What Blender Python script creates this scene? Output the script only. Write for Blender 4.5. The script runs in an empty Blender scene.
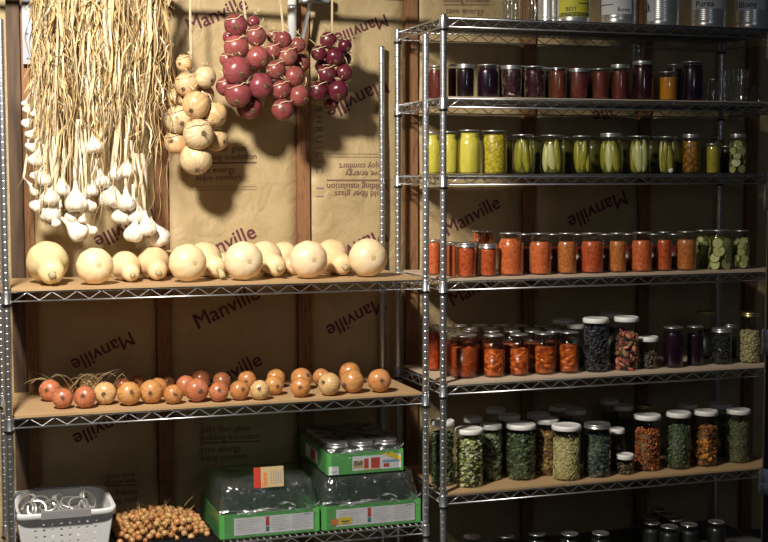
import bpy, math, random
import numpy as np
from mathutils import Vector, Matrix, noise as mnoise
PI = math.pi
scn = bpy.context.scene
COL = scn.collection
rnd = random.Random(7)

# ------------------------------------------------------------------ camera
CAM = np.array([-1.7397, -4.5146, 1.6171])
YAW, PITCH, ROLL, FPX = 0.32288, 0.0721, -0.00265, 1321.4
def _axes():
    f = np.array([math.sin(YAW)*math.cos(PITCH), math.cos(YAW)*math.cos(PITCH), -math.sin(PITCH)])
    r = np.array([math.cos(YAW), -math.sin(YAW), 0.0]); u = np.cross(r, f)
    return math.cos(ROLL)*r+math.sin(ROLL)*u, -math.sin(ROLL)*r+math.cos(ROLL)*u, f
RX, UX, FX = _axes()
def ray(x, y): return FX+(x-384)/FPX*RX-(y-271)/FPX*UX
def at_y(x, y, Y):
    d = ray(x, y); t = (Y-CAM[1])/d[1]; return Vector(CAM+t*d)
def at_z(x, y, Z):
    d = ray(x, y); t = (Z-CAM[2])/d[2]; return Vector(CAM+t*d)
def ppm(p): return FPX/float((np.array(p)-CAM)@FX)          # picture units per metre at a point
def proj(p):
    d = np.array(p)-CAM; z = d@FX
    return 384+FPX*(d@RX)/z, 271-FPX*(d@UX)/z

cam = bpy.data.cameras.new('camera'); co = bpy.data.objects.new('camera', cam); COL.objects.link(co)
m = Matrix.Identity(4)
for i in range(3):
    m[i][0], m[i][1], m[i][2], m[i][3] = RX[i], UX[i], -FX[i], CAM[i]
co.matrix_world = m
cam.sensor_width = 36; cam.lens = FPX/768*36; cam.clip_start = .05
scn.camera = co

# ------------------------------------------------------------------ materials
MATS = {}
def new_mat(name):
    mt = bpy.data.materials.new(name); mt.use_nodes = True
    nt = mt.node_tree; b = nt.nodes['Principled BSDF']; MATS[name] = mt
    return mt, nt, b
def N(nt, typ, **kw):
    n = nt.nodes.new(typ)
    for k, v in kw.items():
        if k in n.inputs: n.inputs[k].default_value = v
        else: setattr(n, k, v)
    return n
def plain(name, col, rough=.5, metal=0, bump=0, bscale=60, spec=.5):
    mt, nt, b = new_mat(name)
    b.inputs['Base Color'].default_value = (*col, 1); b.inputs['Roughness'].default_value = rough
    b.inputs['Metallic'].default_value = metal; b.inputs['Specular IOR Level'].default_value = spec
    tc = N(nt, 'ShaderNodeTexCoord'); nz = N(nt, 'ShaderNodeTexNoise', Scale=bscale, Detail=3.0)
    nt.links.new(tc.outputs['Object'], nz.inputs['Vector'])
    if bump:
        bp = N(nt, 'ShaderNodeBump', Strength=bump, Distance=.004)
        nt.links.new(nz.outputs['Fac'], bp.inputs['Height']); nt.links.new(bp.outputs['Normal'], b.inputs['Normal'])
    return mt
def mottled(name, cols, scale=40, rough=.45, kind='noise', bump=.15, stretch=(1, 1, 1), detail=4, spec=.5, bdist=.004):
    """colour ramp over noise or voronoi in object space"""
    mt, nt, b = new_mat(name)
    tc = N(nt, 'ShaderNodeTexCoord'); mp = N(nt, 'ShaderNodeMapping'); mp.inputs['Scale'].default_value = stretch
    nt.links.new(tc.outputs['Object'], mp.inputs['Vector'])
    if kind == 'noise':
        tx = N(nt, 'ShaderNodeTexNoise', Scale=scale, Detail=float(detail)); out = tx.outputs['Fac']
    else:
        tx = N(nt, 'ShaderNodeTexVoronoi', Scale=scale); out = tx.outputs['Distance']
    nt.links.new(mp.outputs['Vector'], tx.inputs['Vector'])
    rp = N(nt, 'ShaderNodeValToRGB'); el = rp.color_ramp.elements
    lo, hi = (.3, .7) if kind == 'noise' else (.1, .7)
    while len(el) < len(cols): el.new(.5)
    for i, c in enumerate(cols):
        el[i].position = lo+(hi-lo)*i/(len(cols)-1); el[i].color = (*c, 1)
    nt.links.new(out, rp.inputs['Fac']); nt.links.new(rp.outputs['Color'], b.inputs['Base Color'])
    b.inputs['Roughness'].default_value = rough; b.inputs['Specular IOR Level'].default_value = spec
    if bump:
        bp = N(nt, 'ShaderNodeBump', Strength=bump, Distance=bdist)
        nt.links.new(out, bp.inputs['Height']); nt.links.new(bp.outputs['Normal'], b.inputs['Normal'])
    return mt
def attr_mat(name, rough=.7):
    """colour from a per-piece attribute"""
    mt, nt, b = new_mat(name)
    a = N(nt, 'ShaderNodeAttribute', attribute_name='Col'); nt.links.new(a.outputs['Color'], b.inputs['Base Color'])
    b.inputs['Roughness'].default_value = rough
    return mt
def skin(name, streak=.35, rough=.35, freq=9, dark=.55):
    """object colour with meridian streaks: onions, squash"""
    mt, nt, b = new_mat(name)
    oi = N(nt, 'ShaderNodeObjectInfo'); tc = N(nt, 'ShaderNodeTexCoord'); sp = N(nt, 'ShaderNodeSeparateXYZ')
    nt.links.new(tc.outputs['Object'], sp.inputs[0])
    at = N(nt, 'ShaderNodeMath', operation='ARCTAN2'); nt.links.new(sp.outputs['Y'], at.inputs[0]); nt.links.new(sp.outputs['X'], at.inputs[1])
    ml = N(nt, 'ShaderNodeMath', operation='MULTIPLY'); nt.links.new(at.outputs[0], ml.inputs[0]); ml.inputs[1].default_value = freq
    zz = N(nt, 'ShaderNodeMath', operation='MULTIPLY'); nt.links.new(sp.outputs['Z'], zz.inputs[0]); zz.inputs[1].default_value = 1.1
    rz = N(nt, 'ShaderNodeMath', operation='MULTIPLY'); nt.links.new(oi.outputs['Random'], rz.inputs[0]); rz.inputs[1].default_value = 50
    cb = N(nt, 'ShaderNodeCombineXYZ'); nt.links.new(ml.outputs[0], cb.inputs[0]); nt.links.new(zz.outputs[0], cb.inputs[1]); nt.links.new(rz.outputs[0], cb.inputs[2])
    nz = N(nt, 'ShaderNodeTexNoise', Scale=1.0, Detail=4.0); nt.links.new(cb.outputs[0], nz.inputs['Vector'])
    rp = N(nt, 'ShaderNodeValToRGB'); rp.color_ramp.elements[0].position = .3; rp.color_ramp.elements[1].position = .68
    rp.color_ramp.elements[0].color = (dark, dark*.9, dark*.8, 1); rp.color_ramp.elements[1].color = (1.0, 1.0, 1.0, 1)
    nt.links.new(nz.outputs['Fac'], rp.inputs['Fac'])
    mx = N(nt, 'ShaderNodeMix', data_type='RGBA', blend_type='MULTIPLY'); mx.inputs['Factor'].default_value = streak
    nt.links.new(oi.outputs['Color'], mx.inputs['A']); nt.links.new(rp.outputs['Color'], mx.inputs['B'])
    # large pale blotches
    n2 = N(nt, 'ShaderNodeTexNoise', Scale=1.6, Detail=2.0); nt.links.new(tc.outputs['Object'], n2.inputs['Vector'])
    r2 = N(nt, 'ShaderNodeValToRGB'); r2.color_ramp.elements[0].position = .45; r2.color_ramp.elements[1].position = .75
    r2.color_ramp.elements[0].color = (0, 0, 0, 1); r2.color_ramp.elements[1].color = (.4, .4, .4, 1)
    nt.links.new(n2.outputs['Fac'], r2.inputs['Fac'])
    m2 = N(nt, 'ShaderNodeMix', data_type='RGBA'); nt.links.new(r2.outputs['Color'], m2.inputs['Factor'])
    hs = N(nt, 'ShaderNodeHueSaturation', Saturation=.8, Value=1.15); nt.links.new(mx.outputs['Result'], hs.inputs['Color'])
    nt.links.new(mx.outputs['Result'], m2.inputs['A']); nt.links.new(hs.outputs['Color'], m2.inputs['B'])
    nt.links.new(m2.outputs['Result'], b.inputs['Base Color'])
    b.inputs['Roughness'].default_value = rough
    return mt
def glass(name, tint=(.93, .95, .94), bump=0, scale=60, kind='voronoi', base=.035, edge=.55, rough=.04, haze=0):
    mt = bpy.data.materials.new(name); mt.use_nodes = True; nt = mt.node_tree; MATS[name] = mt
    nt.nodes.remove(nt.nodes['Principled BSDF']); out = nt.nodes['Material Output']
    tr = N(nt, 'ShaderNodeBsdfTransparent'); tr.inputs['Color'].default_value = (*tint, 1)
    gl = N(nt, 'ShaderNodeBsdfGlossy', Roughness=rough); gl.inputs['Color'].default_value = (1, 1, 1, 1)
    lw = N(nt, 'ShaderNodeLayerWeight', Blend=.5)
    pw = N(nt, 'ShaderNodeMath', operation='POWER'); pw.inputs[1].default_value = 3.5; nt.links.new(lw.outputs['Facing'], pw.inputs[0])
    ma = N(nt, 'ShaderNodeMath', operation='MULTIPLY_ADD'); ma.inputs[1].default_value = edge; ma.inputs[2].default_value = base
    nt.links.new(pw.outputs[0], ma.inputs[0])
    mx = N(nt, 'ShaderNodeMixShader'); nt.links.new(ma.outputs[0], mx.inputs[0]); nt.links.new(tr.outputs[0], mx.inputs[1]); nt.links.new(gl.outputs[0], mx.inputs[2])
    if haze:
        df = N(nt, 'ShaderNodeBsdfDiffuse'); df.inputs['Color'].default_value = (.8, .82, .84, 1); m3 = N(nt, 'ShaderNodeMixShader'); m3.inputs[0].default_value = haze
        nt.links.new(mx.outputs[0], m3.inputs[1]); nt.links.new(df.outputs[0], m3.inputs[2]); mx = m3
    nt.links.new(mx.outputs[0], out.inputs['Surface'])
    if bump:
        tc = N(nt, 'ShaderNodeTexCoord')
        tx = N(nt, 'ShaderNodeTexVoronoi' if kind == 'voronoi' else 'ShaderNodeTexNoise', Scale=scale); nt.links.new(tc.outputs['Object'], tx.inputs['Vector'])
        bp = N(nt, 'ShaderNodeBump', Strength=bump, Distance=.01); nt.links.new(tx.outputs[0], bp.inputs['Height'])
        nt.links.new(bp.outputs['Normal'], gl.inputs['Normal'])
        nt.links.new(bp.outputs['Normal'], lw.inputs['Normal'])
    return mt

plain('chrome', (.64, .65, .67), .30, .93)
plain('chrome_dull', (.45, .46, .48), .40, .85)
plain('dull_steel', (.26, .28, .33), .5, .7)
plain('galvanised', (.55, .57, .60), .45, .9, .1)
plain('tin', (.76, .76, .75), .3, .78)
plain('lid_metal', (.64, .64, .63), .33, .88)
plain('gold_metal', (.62, .52, .25), .3, 1.0)
plain('white_plastic', (.80, .80, .78), .38)
plain('grey_collar', (.66, .69, .78), .5)
plain('basket_white', (.80, .80, .81), .45)
plain('basket_grey', (.27, .26, .27), .5)
plain('white_pipe', (.72, .74, .74), .4)
plain('black_plastic', (.012, .012, .013), .45)
plain('liner_grey', (.10, .10, .095), .6)
plain('ink', (.13, .03, .042), .8)
plain('ink_light', (.19, .10, .075), .85)
plain('ink_blue', (.14, .15, .17), .85)
plain('ink_black', (.02, .02, .025), .8)
plain('paper_white', (.78, .78, .80), .7)
plain('paper_yellow', (.62, .60, .05), .6)
plain('box_green', (.10, .42, .095), .5)
plain('box_red', (.55, .05, .03), .5)
plain('box_teal', (.03, .22, .24), .5)
plain('box_yellow', (.80, .60, .02), .5)
plain('box_orange', (.80, .20, .03), .5)
plain('box_blue', (.25, .40, .60), .5)
plain('card_tan', (.55, .42, .22), .6)
plain('twine', (.62, .50, .32), .9)
plain('floor_concrete', (.12, .115, .11), .8, 0, .2, 20)
plain('root_hair', (.16, .10, .055), .9)
plain('stem_cut', (.50, .43, .24), .8, 0, .6, 150)
plain('stem_grey', (.42, .42, .38), .8, 0, .6, 150)
mottled('wood', [(.13, .06, .024), (.30, .145, .062), (.21, .10, .042)], 26, .7, 'noise', .12, (6, 6, .5))
mottled('wood_shade', [(.055, .030, .018), (.13, .078, .046)], 9, .7, 'noise', .1, (6, 6, .5))  # brown wood, darkened to carry the dimness of the left strip
mottled('wood_rail', [(.13, .07, .035), (.24, .14, .07)], 26, .7, 'noise', .1, (.5, 6, 6))
mottled('board', [(.37, .235, .115), (.46, .30, .155), (.41, .265, .13)], 18, .62, 'noise', .04, (.5, 5, 5))
mottled('board_pale', [(.50, .39, .28), (.60, .48, .36)], 18, .6, 'noise', .04, (.5, 5, 5))
mottled('garlic', [(.55, .45, .33), (.80, .74, .64), (.84, .80, .73)], 3.2, .55, 'noise', .2, (1, 1, .5))
mottled('garlic_stem', [(.64, .52, .33), (.82, .75, .62)], 60, .7, 'noise', .2, (1, 1, .15))
attr_mat('straw', .75); attr_mat('flake', .7)
skin('onion_skin', .8, .27, 7, .5); skin('squash_skin', .35, .4, 4, .72)
glass('glass'); glass('glass_quilt', bump=.9, scale=75, base=.05); glass('glass_empty', (.88, .90, .90), .35, 30, 'noise', .09, .9, .06, .014)
glass('shrink_wrap', (.86, .87, .88), 1.0, 26, 'noise', .17, .35, .16, .022)
glass('film_crease', (.9, .9, .92), .8, 40, 'noise', .3, .4, .2, .22)
# jar contents
mottled('c_blackjelly', [(.006, .002, .004), (.014, .004, .008)], 20, .25, bump=0)
mottled('c_purplejelly', [(.010, .003, .010), (.022, .005, .016)], 20, .25, bump=0)
mottled('c_winejelly', [(.022, .003, .007), (.045, .006, .010)], 30, .25, bump=0)
mottled('c_redjam', [(.075, .010, .007), (.14, .024, .016), (.105, .015, .010)], 80, .3, bump=.1)
mottled('c_orangered', [(.085, .018, .007), (.16, .04, .014)], 60, .3, bump=.1)
mottled('c_peachjam', [(.50, .17, .01), (.66, .28, .02)], 60, .3, bump=.1)
mottled('c_mustard', [(.62, .50, .06), (.55, .42, .03), (.34, .28, .02)], 85, .35, 'voronoi', .35)
mottled('c_paleyellow', [(.55, .46, .05), (.70, .60, .10)], 50, .3, 'noise', .25, (1, 1, .3))
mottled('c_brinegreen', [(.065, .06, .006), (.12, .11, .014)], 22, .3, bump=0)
mottled('c_relish', [(.20, .17, .01), (.45, .34, .03), (.30, .28, .02)], 120, .35, bump=.4)
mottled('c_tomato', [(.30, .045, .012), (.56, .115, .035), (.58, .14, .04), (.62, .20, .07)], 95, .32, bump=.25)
mottled('c_tomato_dark', [(.24, .03, .008), (.47, .085, .024), (.52, .11, .035)], 95, .32, bump=.25)
mottled('c_tomato_brown', [(.27, .07, .014), (.48, .15, .035), (.55, .20, .06)], 110, .32, bump=.25)
mottled('c_peach', [(.40, .065, .008), (.66, .15, .02), (.60, .12, .015)], 45, .35, bump=.2)
mottled('c_peachcore', [(.55, .12, .016), (.44, .085, .012), (.20, .03, .006)], 42, .3, 'voronoi', 0)
mottled('c_syrup', [(.22, .035, .006), (.30, .06, .01)], 30, .3, bump=0)
mottled('c_tompiece', [(.17, .018, .006), (.42, .055, .014), (.50, .10, .02)], 45, .35, bump=.3)
mottled('c_pickle', [(.15, .14, .010), (.29, .265, .025), (.35, .32, .045)], 60, .35, 'noise', .2, (3, 3, .4))
mottled('c_pickle_pale', [(.42, .42, .14), (.58, .57, .27)], 50, .35, 'noise', .2, (3, 3, .4))
mottled('c_pickle_slice', [(.45, .45, .17), (.60, .58, .30), (.38, .38, .10)], 160, .35, 'voronoi', .15)
mottled('c_rind', [(.10, .13, .015), (.17, .19, .03)], 60, .35, bump=.1)
mottled('c_breadbutter', [(.50, .20, .012), (.34, .15, .01), (.10, .05, .008)], 62, .35, 'voronoi', .4)
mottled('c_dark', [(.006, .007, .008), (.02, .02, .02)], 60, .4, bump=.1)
mottled('c_darkgreen', [(.03, .04, .018), (.075, .09, .04)], 60, .6, bump=.1)
mottled('c_brown', [(.09, .045, .015), (.18, .09, .03)], 60, .6, bump=.1)
mottled('c_straw', [(.34, .28, .10), (.45, .38, .16)], 60, .6, bump=.1)

# paper facing of the insulation: creases and faint mottling
def paper_mat():
    mt, nt, b = new_mat('kraft_paper')
    tc = N(nt, 'ShaderNodeTexCoord')
    nz = N(nt, 'ShaderNodeTexNoise', Scale=5.0, Detail=6.0, Roughness=.65); nt.links.new(tc.outputs['Object'], nz.inputs['Vector'])
    rp = N(nt, 'ShaderNodeValToRGB'); e = rp.color_ramp.elements
    e[0].position, e[1].position = .32, .7; e[0].color = (.41, .305, .155, 1); e[1].color = (.52, .395, .215, 1)
    nt.links.new(nz.outputs['Fac'], rp.inputs['Fac'])
    # small white specks of lint stuck on the paper
    vo = N(nt, 'ShaderNodeTexVoronoi', Scale=26.0); nt.links.new(tc.outputs['Object'], vo.inputs['Vector'])
    lt = N(nt, 'ShaderNodeMath', operation='LESS_THAN'); lt.inputs[1].default_value = .075; nt.links.new(vo.outputs['Distance'], lt.inputs[0])
    sc = N(nt, 'ShaderNodeMath', operation='MULTIPLY'); sc.inputs[1].default_value = .32; nt.links.new(lt.outputs[0], sc.inputs[0])
    mx = N(nt, 'ShaderNodeMix', data_type='RGBA'); nt.links.new(sc.outputs[0], mx.inputs['Factor']); nt.links.new(rp.outputs['Color'], mx.inputs['A'])
    mx.inputs['B'].default_value = (.62, .55, .42, 1)
    nt.links.new(mx.outputs['Result'], b.inputs['Base Color']); b.inputs['Roughness'].default_value = .55
    n2 = N(nt, 'ShaderNodeTexNoise', Scale=9.0, Detail=5.0, Distortion=1.2); nt.links.new(tc.outputs['Object'], n2.inputs['Vector'])
    bp = N(nt, 'ShaderNodeBump', Strength=.5, Distance=.02); nt.links.new(n2.outputs['Fac'], bp.inputs['Height']); nt.links.new(bp.outputs['Normal'], b.inputs['Normal'])
paper_mat()
def post_mat():
    """chrome post with its engraved ring grooves"""
    pass

# ------------------------------------------------------------------ mesh builder
class MB:
    def __init__(s): s.v = []; s.f = []; s.sm = []; s.mi = []; s.col = []; s.cur = 0; s.c = (1, 1, 1); s.usecol = False
    def add(s, vs, fs, smooth=True):
        o = len(s.v); s.v.extend([tuple(p) for p in vs])
        for f in fs: s.f.append(tuple(o+i for i in f)); s.sm.append(smooth); s.mi.append(s.cur); s.col.append(s.c)
    def box(s, c, d, rot=None):
        c = Vector(c); hx, hy, hz = d[0]/2, d[1]/2, d[2]/2
        vs = [Vector((x, y, z)) for x in (-hx, hx) for y in (-hy, hy) for z in (-hz, hz)]
        if rot is not None: vs = [rot @ p for p in vs]
        s.add([c+p for p in vs], [(0, 1, 3, 2), (4, 6, 7, 5), (0, 4, 5, 1), (2, 3, 7, 6), (0, 2, 6, 4), (1, 5, 7, 3)], False)
    def lathe(s, prof, seg=24, M=None, lobes=0, lamp=0, closed=True):
        vs = []; fs = []
        for (r, z) in prof:
            for k in range(seg):
                a = 2*PI*k/seg; rr = r*(1+lamp*math.cos(lobes*a)) if lobes else r
                vs.append(Vector((rr*math.cos(a), rr*math.sin(a), z)))
        n = len(prof)
        for i in range(n-1):
            for k in range(seg):
                k2 = (k+1) % seg; fs.append((i*seg+k, i*seg+k2, (i+1)*seg+k2, (i+1)*seg+k))
        if closed:
            if prof[0][0] > 1e-6: fs.append(tuple(reversed(range(seg))))
            if prof[-1][0] > 1e-6: fs.append(tuple((n-1)*seg+k for k in range(seg)))
        if M is not None: vs = [M @ p for p in vs]
        s.add(vs, fs)
    def tube(s, pts, r, seg=6, r2=None, cap=True):
        pts = [Vector(p) for p in pts]; n = len(pts)
        if n < 2: return
        T = (pts[1]-pts[0]).normalized(); up = Vector((0, 0, 1)) if abs(T.z) < .9 else Vector((1, 0, 0))
        A = T.cross(up).normalized(); vs = []; fs = []
        for i, p in enumerate(pts):
            t = (pts[min(i+1, n-1)]-pts[max(i-1, 0)])
            if t.length < 1e-9: t = T
            T = t.normalized(); A = (A-T*A.dot(T))
            A = A.normalized() if A.length > 1e-6 else T.orthogonal().normalized()
            B = T.cross(A); rr = r if r2 is None else r+(r2-r)*i/(n-1)
            for k in range(seg):
                a = 2*PI*k/seg; vs.append(p+A*rr*math.cos(a)+B*rr*math.sin(a))
        for i in range(n-1):
            for k in range(seg):
                k2 = (k+1) % seg; fs.append((i*seg+k, i*seg+k2, (i+1)*seg+k2, (i+1)*seg+k))
        if cap: fs.append(tuple(reversed(range(seg)))); fs.append(tuple((n-1)*seg+k for k in range(seg)))
        s.add(vs, fs)
    def ell(s, c, rad, rot=None, seg=10, rings=6):
        vs = [Vector((0, 0, -1))]; fs = []
        for i in range(1, rings):
            t = PI*i/rings
            for k in range(seg):
                a = 2*PI*k/seg; vs.append(Vector((math.sin(t)*math.cos(a), math.sin(t)*math.sin(a), -math.cos(t))))
        vs.append(Vector((0, 0, 1))); last = len(vs)-1
        for k in range(seg):
            k2 = (k+1) % seg; fs.append((0, 1+k2, 1+k)); fs.append((last, last-seg+k, last-seg+k2))
        for i in range(rings-2):
            for k in range(seg):
                k2 = (k+1) % seg; fs.append((1+i*seg+k, 1+i*seg+k2, 1+(i+1)*seg+k2, 1+(i+1)*seg+k))
        c = Vector(c); R = Vector(rad)
        vs = [Vector((p.x*R.x, p.y*R.y, p.z*R.z)) for p in vs]
        if rot is not None: vs = [rot @ p for p in vs]
        s.add([c+p for p in vs], fs)
    def strip(s, pts, sides):
        vs = []
        for p, w in zip(pts, sides): vs += [Vector(p)-w, Vector(p)+w]
        s.add(vs, [(2*i, 2*i+1, 2*i+3, 2*i+2) for i in range(len(pts)-1)])
    def mesh(s, name, mats):
        me = bpy.data.meshes.new(name); me.from_pydata(s.v, [], s.f); me.update()
        me.polygons.foreach_set('use_smooth', s.sm); me.polygons.foreach_set('material_index', s.mi)
        for mt in (mats if isinstance(mats, (list, tuple)) else [mats]): me.materials.append(MATS[mt] if isinstance(mt, str) else mt)
        if s.usecol:
            ca = me.color_attributes.new('Col', 'FLOAT_COLOR', 'CORNER'); dat = []
            for p, c in zip(me.polygons, s.col): dat += [c[0], c[1], c[2], 1.0]*p.loop_total
            ca.data.foreach_set('color', dat)
        return me
    def build(s, name, mats, parent=None, loc=None):
        return link(name, s.mesh(name, mats), parent, loc)
def link(name, me, parent=None, loc=None):
    o = bpy.data.objects.new(name, me); COL.objects.link(o)
    if parent is not None: o.parent = parent
    if loc is not None: o.location = loc
    return o
def tag(o, label=None, cat=None, group=None, kind=None):
    if label: o['label'] = label
    if cat: o['category'] = cat
    if group: o['group'] = group
    if kind: o['kind'] = kind
    return o
def thing(name, loc, label, cat, group=None):
    o = bpy.data.objects.new(name, None); o.empty_display_size = .02; COL.objects.link(o); o.location = loc
    return tag(o, label, cat, group)
def copy_tree(o, parent=None):
    c = o.copy(); COL.objects.link(c)
    if parent is not None: c.parent = parent
    for ch in list(o.children): copy_tree(ch, c)
    return c
def aim(d): return Vector(d).to_track_quat('Z', 'Y').to_matrix()
def M4(loc, R=None, s=1):
    m = (R.to_4x4() if R is not None else Matrix.Identity(4)); m = m @ Matrix.Scale(s, 4); m.translation = Vector(loc); return m
def text_into(mb, s, place, mi, size=1, offset=0.0):
    """letters as flat geometry; place(u, v) with u, v in text units"""
    cu = bpy.data.curves.new('lettering', 'FONT'); cu.body = s; cu.size = 1; cu.offset = offset; cu.resolution_u = 3
    o = bpy.data.objects.new('lettering', cu); COL.objects.link(o)
    bpy.context.view_layer.update()
    ev = o.evaluated_get(bpy.context.evaluated_depsgraph_get()); me = ev.to_mesh()
    pts = [(v.co.x, v.co.y) for v in me.vertices]; fs = [tuple(p.vertices) for p in me.polygons]
    ev.to_mesh_clear(); bpy.data.objects.remove(o); bpy.data.curves.remove(cu)
    w = max(p[0] for p in pts); x0 = min(p[0] for p in pts)
    old = mb.cur; mb.cur = mi
    mb.add([place((p[0]-x0)/(w-x0), p[1]/(w-x0)) for p in pts], fs, False); mb.cur = old

# ------------------------------------------------------------------ room shell
WALL = .585
STUDS = [-1.96, -1.437, -.936, -.372, .085, .61, 1.16, 1.70, 2.2]
mb = MB(); mb.box((.2, WALL+.14, 1.45), (5.4, .02, 2.9)); w = mb.build('wall_back', 'wood'); tag(w, kind='structure')
mb = MB(); mb.box((.2, -2.6, -.02), (5.4, 6.6, .04)); tag(mb.build('floor', 'floor_concrete'), kind='structure')
for i, x in enumerate(STUDS):
    mb = MB(); mb.box((x, WALL+.055, 1.4), (.05, .13, 2.8)); tag(mb.build('trim_%d' % (i+1), 'wood'), kind='structure')
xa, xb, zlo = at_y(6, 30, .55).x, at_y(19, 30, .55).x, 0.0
mb = MB(); mb.box(((xa+xb)/2, .552, (zlo+2.75)/2), (xb-xa, .024, 2.75-zlo)); tag(mb.build('trim_21', 'wood_shade'), kind='structure')  # wood at the top; lower down its dark brown stands in for shaded paper
mb = MB(); mb.tube([(-2.0, .38, 2.305), (-.02, .38, 2.305)], .0125, 12)
for x in (-1.96, -.936, -.372): mb.box((x, .482, 2.305), (.02, .2, .03))
tag(mb.build('hanging_rail', 'galvanised'), 'thin metal rail along the top of the wall, from which the bunches hang', 'rail')

def wall_y(x, z, a, b):
    e = min(x-a, b-x)
    y = WALL-.008+.022*math.exp(-max(e, 0)/.018)
    y += .010*mnoise.noise(Vector((x*5, z*3.5, a)))+.005*mnoise.noise(Vector((x*14+z*6, z*9, a+3)))
    return y
TEXTS = {  # bay: (string, start, end, ink, bold)
 0: [],
 1: [('Manville', (129, 331), (70, 360), 1, .02), ('Manville', (132, 406), (72, 434), 1, .02), ('Manville', (152, 208), (93, 237), 1, .02),
     ('enjoy comfort', (134, 472), (100, 475), 2, .01), ('save energy', (135, 478), (104, 481), 2, .01),
     ('building insulation', (137, 489), (84, 494), 2, .01), ('gold fiber glass', (137, 497), (92, 501), 2, .01)],
 2: [('Manville', (190, 33), (248, 9), 1, .02), ('Manville', (195, 264), (256, 237), 1, .02), ('Manville', (198, 329), (260, 298), 1, .02),
     ('Manville', (203, 395), (262, 364), 1, .02),
     ('gold fiber glass', (196, 152.5), (246, 151), 2, .01), ('building insulation', (196, 160.5), (256, 159), 2, .01),
     ('save energy', (196, 173), (235, 172), 2, .01), ('enjoy comfort', (196, 180.5), (241, 179.5), 2, .01),
     ('gold fiber glass', (200, 432), (249, 430), 2, .01), ('building insulation', (200, 440), (259, 438), 2, .01),
     ('save energy', (200, 452), (240, 450), 2, .01), ('enjoy comfort', (200, 460), (246, 458), 2, .01),
     ('S H R U I L I C    1 1', (199, 417), (197, 478), 3, .0)],
 3: [('Manville', (384, 14), (334, 34), 1, .02), ('Manville', (383, 79), (325, 107), 1, .02), ('Manville', (382, 227), (322, 257), 1, .02),
     ('Manville', (381, 296), (325, 326), 1, .02), ('Manville', (381, 366), (325, 396), 1, .02),
     ('gold fiber glass', (384, 191), (334, 191), 2, .01), ('building insulation', (387, 183.5), (326, 183.5), 2, .01),
     ('save energy', (384, 171), (344, 171), 2, .01), ('enjoy comfort', (384, 163.5), (338, 163.5), 2, .01),
     ('S H R U I L I C    1 1', (315, 108), (316, 197), 3, .0)],
 4: [('Manville', (447, 236), (500, 207), 1, .02), ('building insulation', (443, 2.5), (489, 2.5), 2, .01), ('save energy', (445, 13.5), (483, 14), 2, .01),
     ('Manville', (452, 306), (505, 277), 1, .02)],
 5: [('Manville', (622, 190), (566, 217), 1, .02), ('Manville', (640, 88), (590, 112), 1, .02)],
}
BARS = {2: [((195, 163.5), (256, 162.5), 1.4), ((195, 187), (256, 186.5), .4), ((195, 190), (256, 189.5), .4), ((200, 442.5), (259, 440.5), 1.2)],
        3: [((326, 180.2), (387, 180.2), 1.4), ((326, 157), (387, 157), .4), ((326, 154), (387, 154), .4)],
        4: [((443, 5), (489, 5), 1.0)], 1: [((85, 486), (137, 484), 1.2)]}
BLAB = ['brown insulation paper strip left of the leftmost stud', 'brown insulation paper behind the hanging garlic, its print upside down',
        'brown insulation paper behind the yellow onion bunch, its large print reading upright', 'brown insulation paper behind the red onions and left unit posts, its print upside down',
        'brown insulation paper behind the left end of the jar shelves', 'dark insulation paper behind the middle of the jar shelves',
        'dark insulation paper behind the right part of the jar shelves', 'dark insulation paper at the far right wall end']
for b in range(8):
    x0, x1 = STUDS[b]+.026, STUDS[b+1]-.026
    mb = MB(); nx, nz = 22, 64; z0, z1 = .0, 2.75; vs = []; fs = []
    for j in range(nz+1):
        for i in range(nx+1):
            u = i/nx; u = .5-.5*math.cos(PI*u)*(.35)-.5*(1-2*u)*.65
            x = x0+(x1-x0)*u; z = z0+(z1-z0)*j/nz; vs.append((x, wall_y(x, z, x0, x1), z))
    for j in range(nz):
        for i in range(nx):
            q = j*(nx+1)+i; fs.append((q, q+1, q+nx+2, q+nx+1))
    mb.add(vs, fs)
    def placer(st, en):
        A = at_y(*st, WALL); B = at_y(*en, WALL); d = Vector((B.x-A.x, 0, B.z-A.z)); n = Vector((-d.z, 0, d.x))
        def pl(u, v):
            p = A+d*u+n*v; xx = min(max(p.x, x0+.001), x1-.001)
            return (xx, wall_y(xx, p.z, x0, x1)-.002, p.z)
        return pl
    for (s, st, en, mi, bold) in TEXTS.get(b, []):
        for du, dv in (((0, 0), (.006, .002), (.003, .006), (.008, .007)) if bold > .015 else ((0, 0), (.004, .002)) if bold > 0 else ((0, 0),)):
            pl = placer(st, en); text_into(mb, s, lambda u, v: pl(u+du, v+dv), mi, 1, 0)
    mb.cur = 2
    for (st, en, th) in BARS.get(b, []):
        A = at_y(*st, WALL); B = at_y(*en, WALL); h = th/245; vs = []
        for k in range(9):
            p = A.lerp(B, k/8); xx = min(max(p.x, x0+.001), x1-.001)
            for sgn in (-.5, .5): vs.append((xx, wall_y(xx, p.z, x0, x1)-.002, p.z+h*sgn))
        mb.add(vs, [(2*k, 2*k+1, 2*k+3, 2*k+2) for k in range(8)], False)
    tag(mb.build('insulation_batt', ['kraft_paper', 'ink', 'ink_light', 'ink_blue']), BLAB[b], 'insulation', 'insulation between the wall studs')

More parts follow.
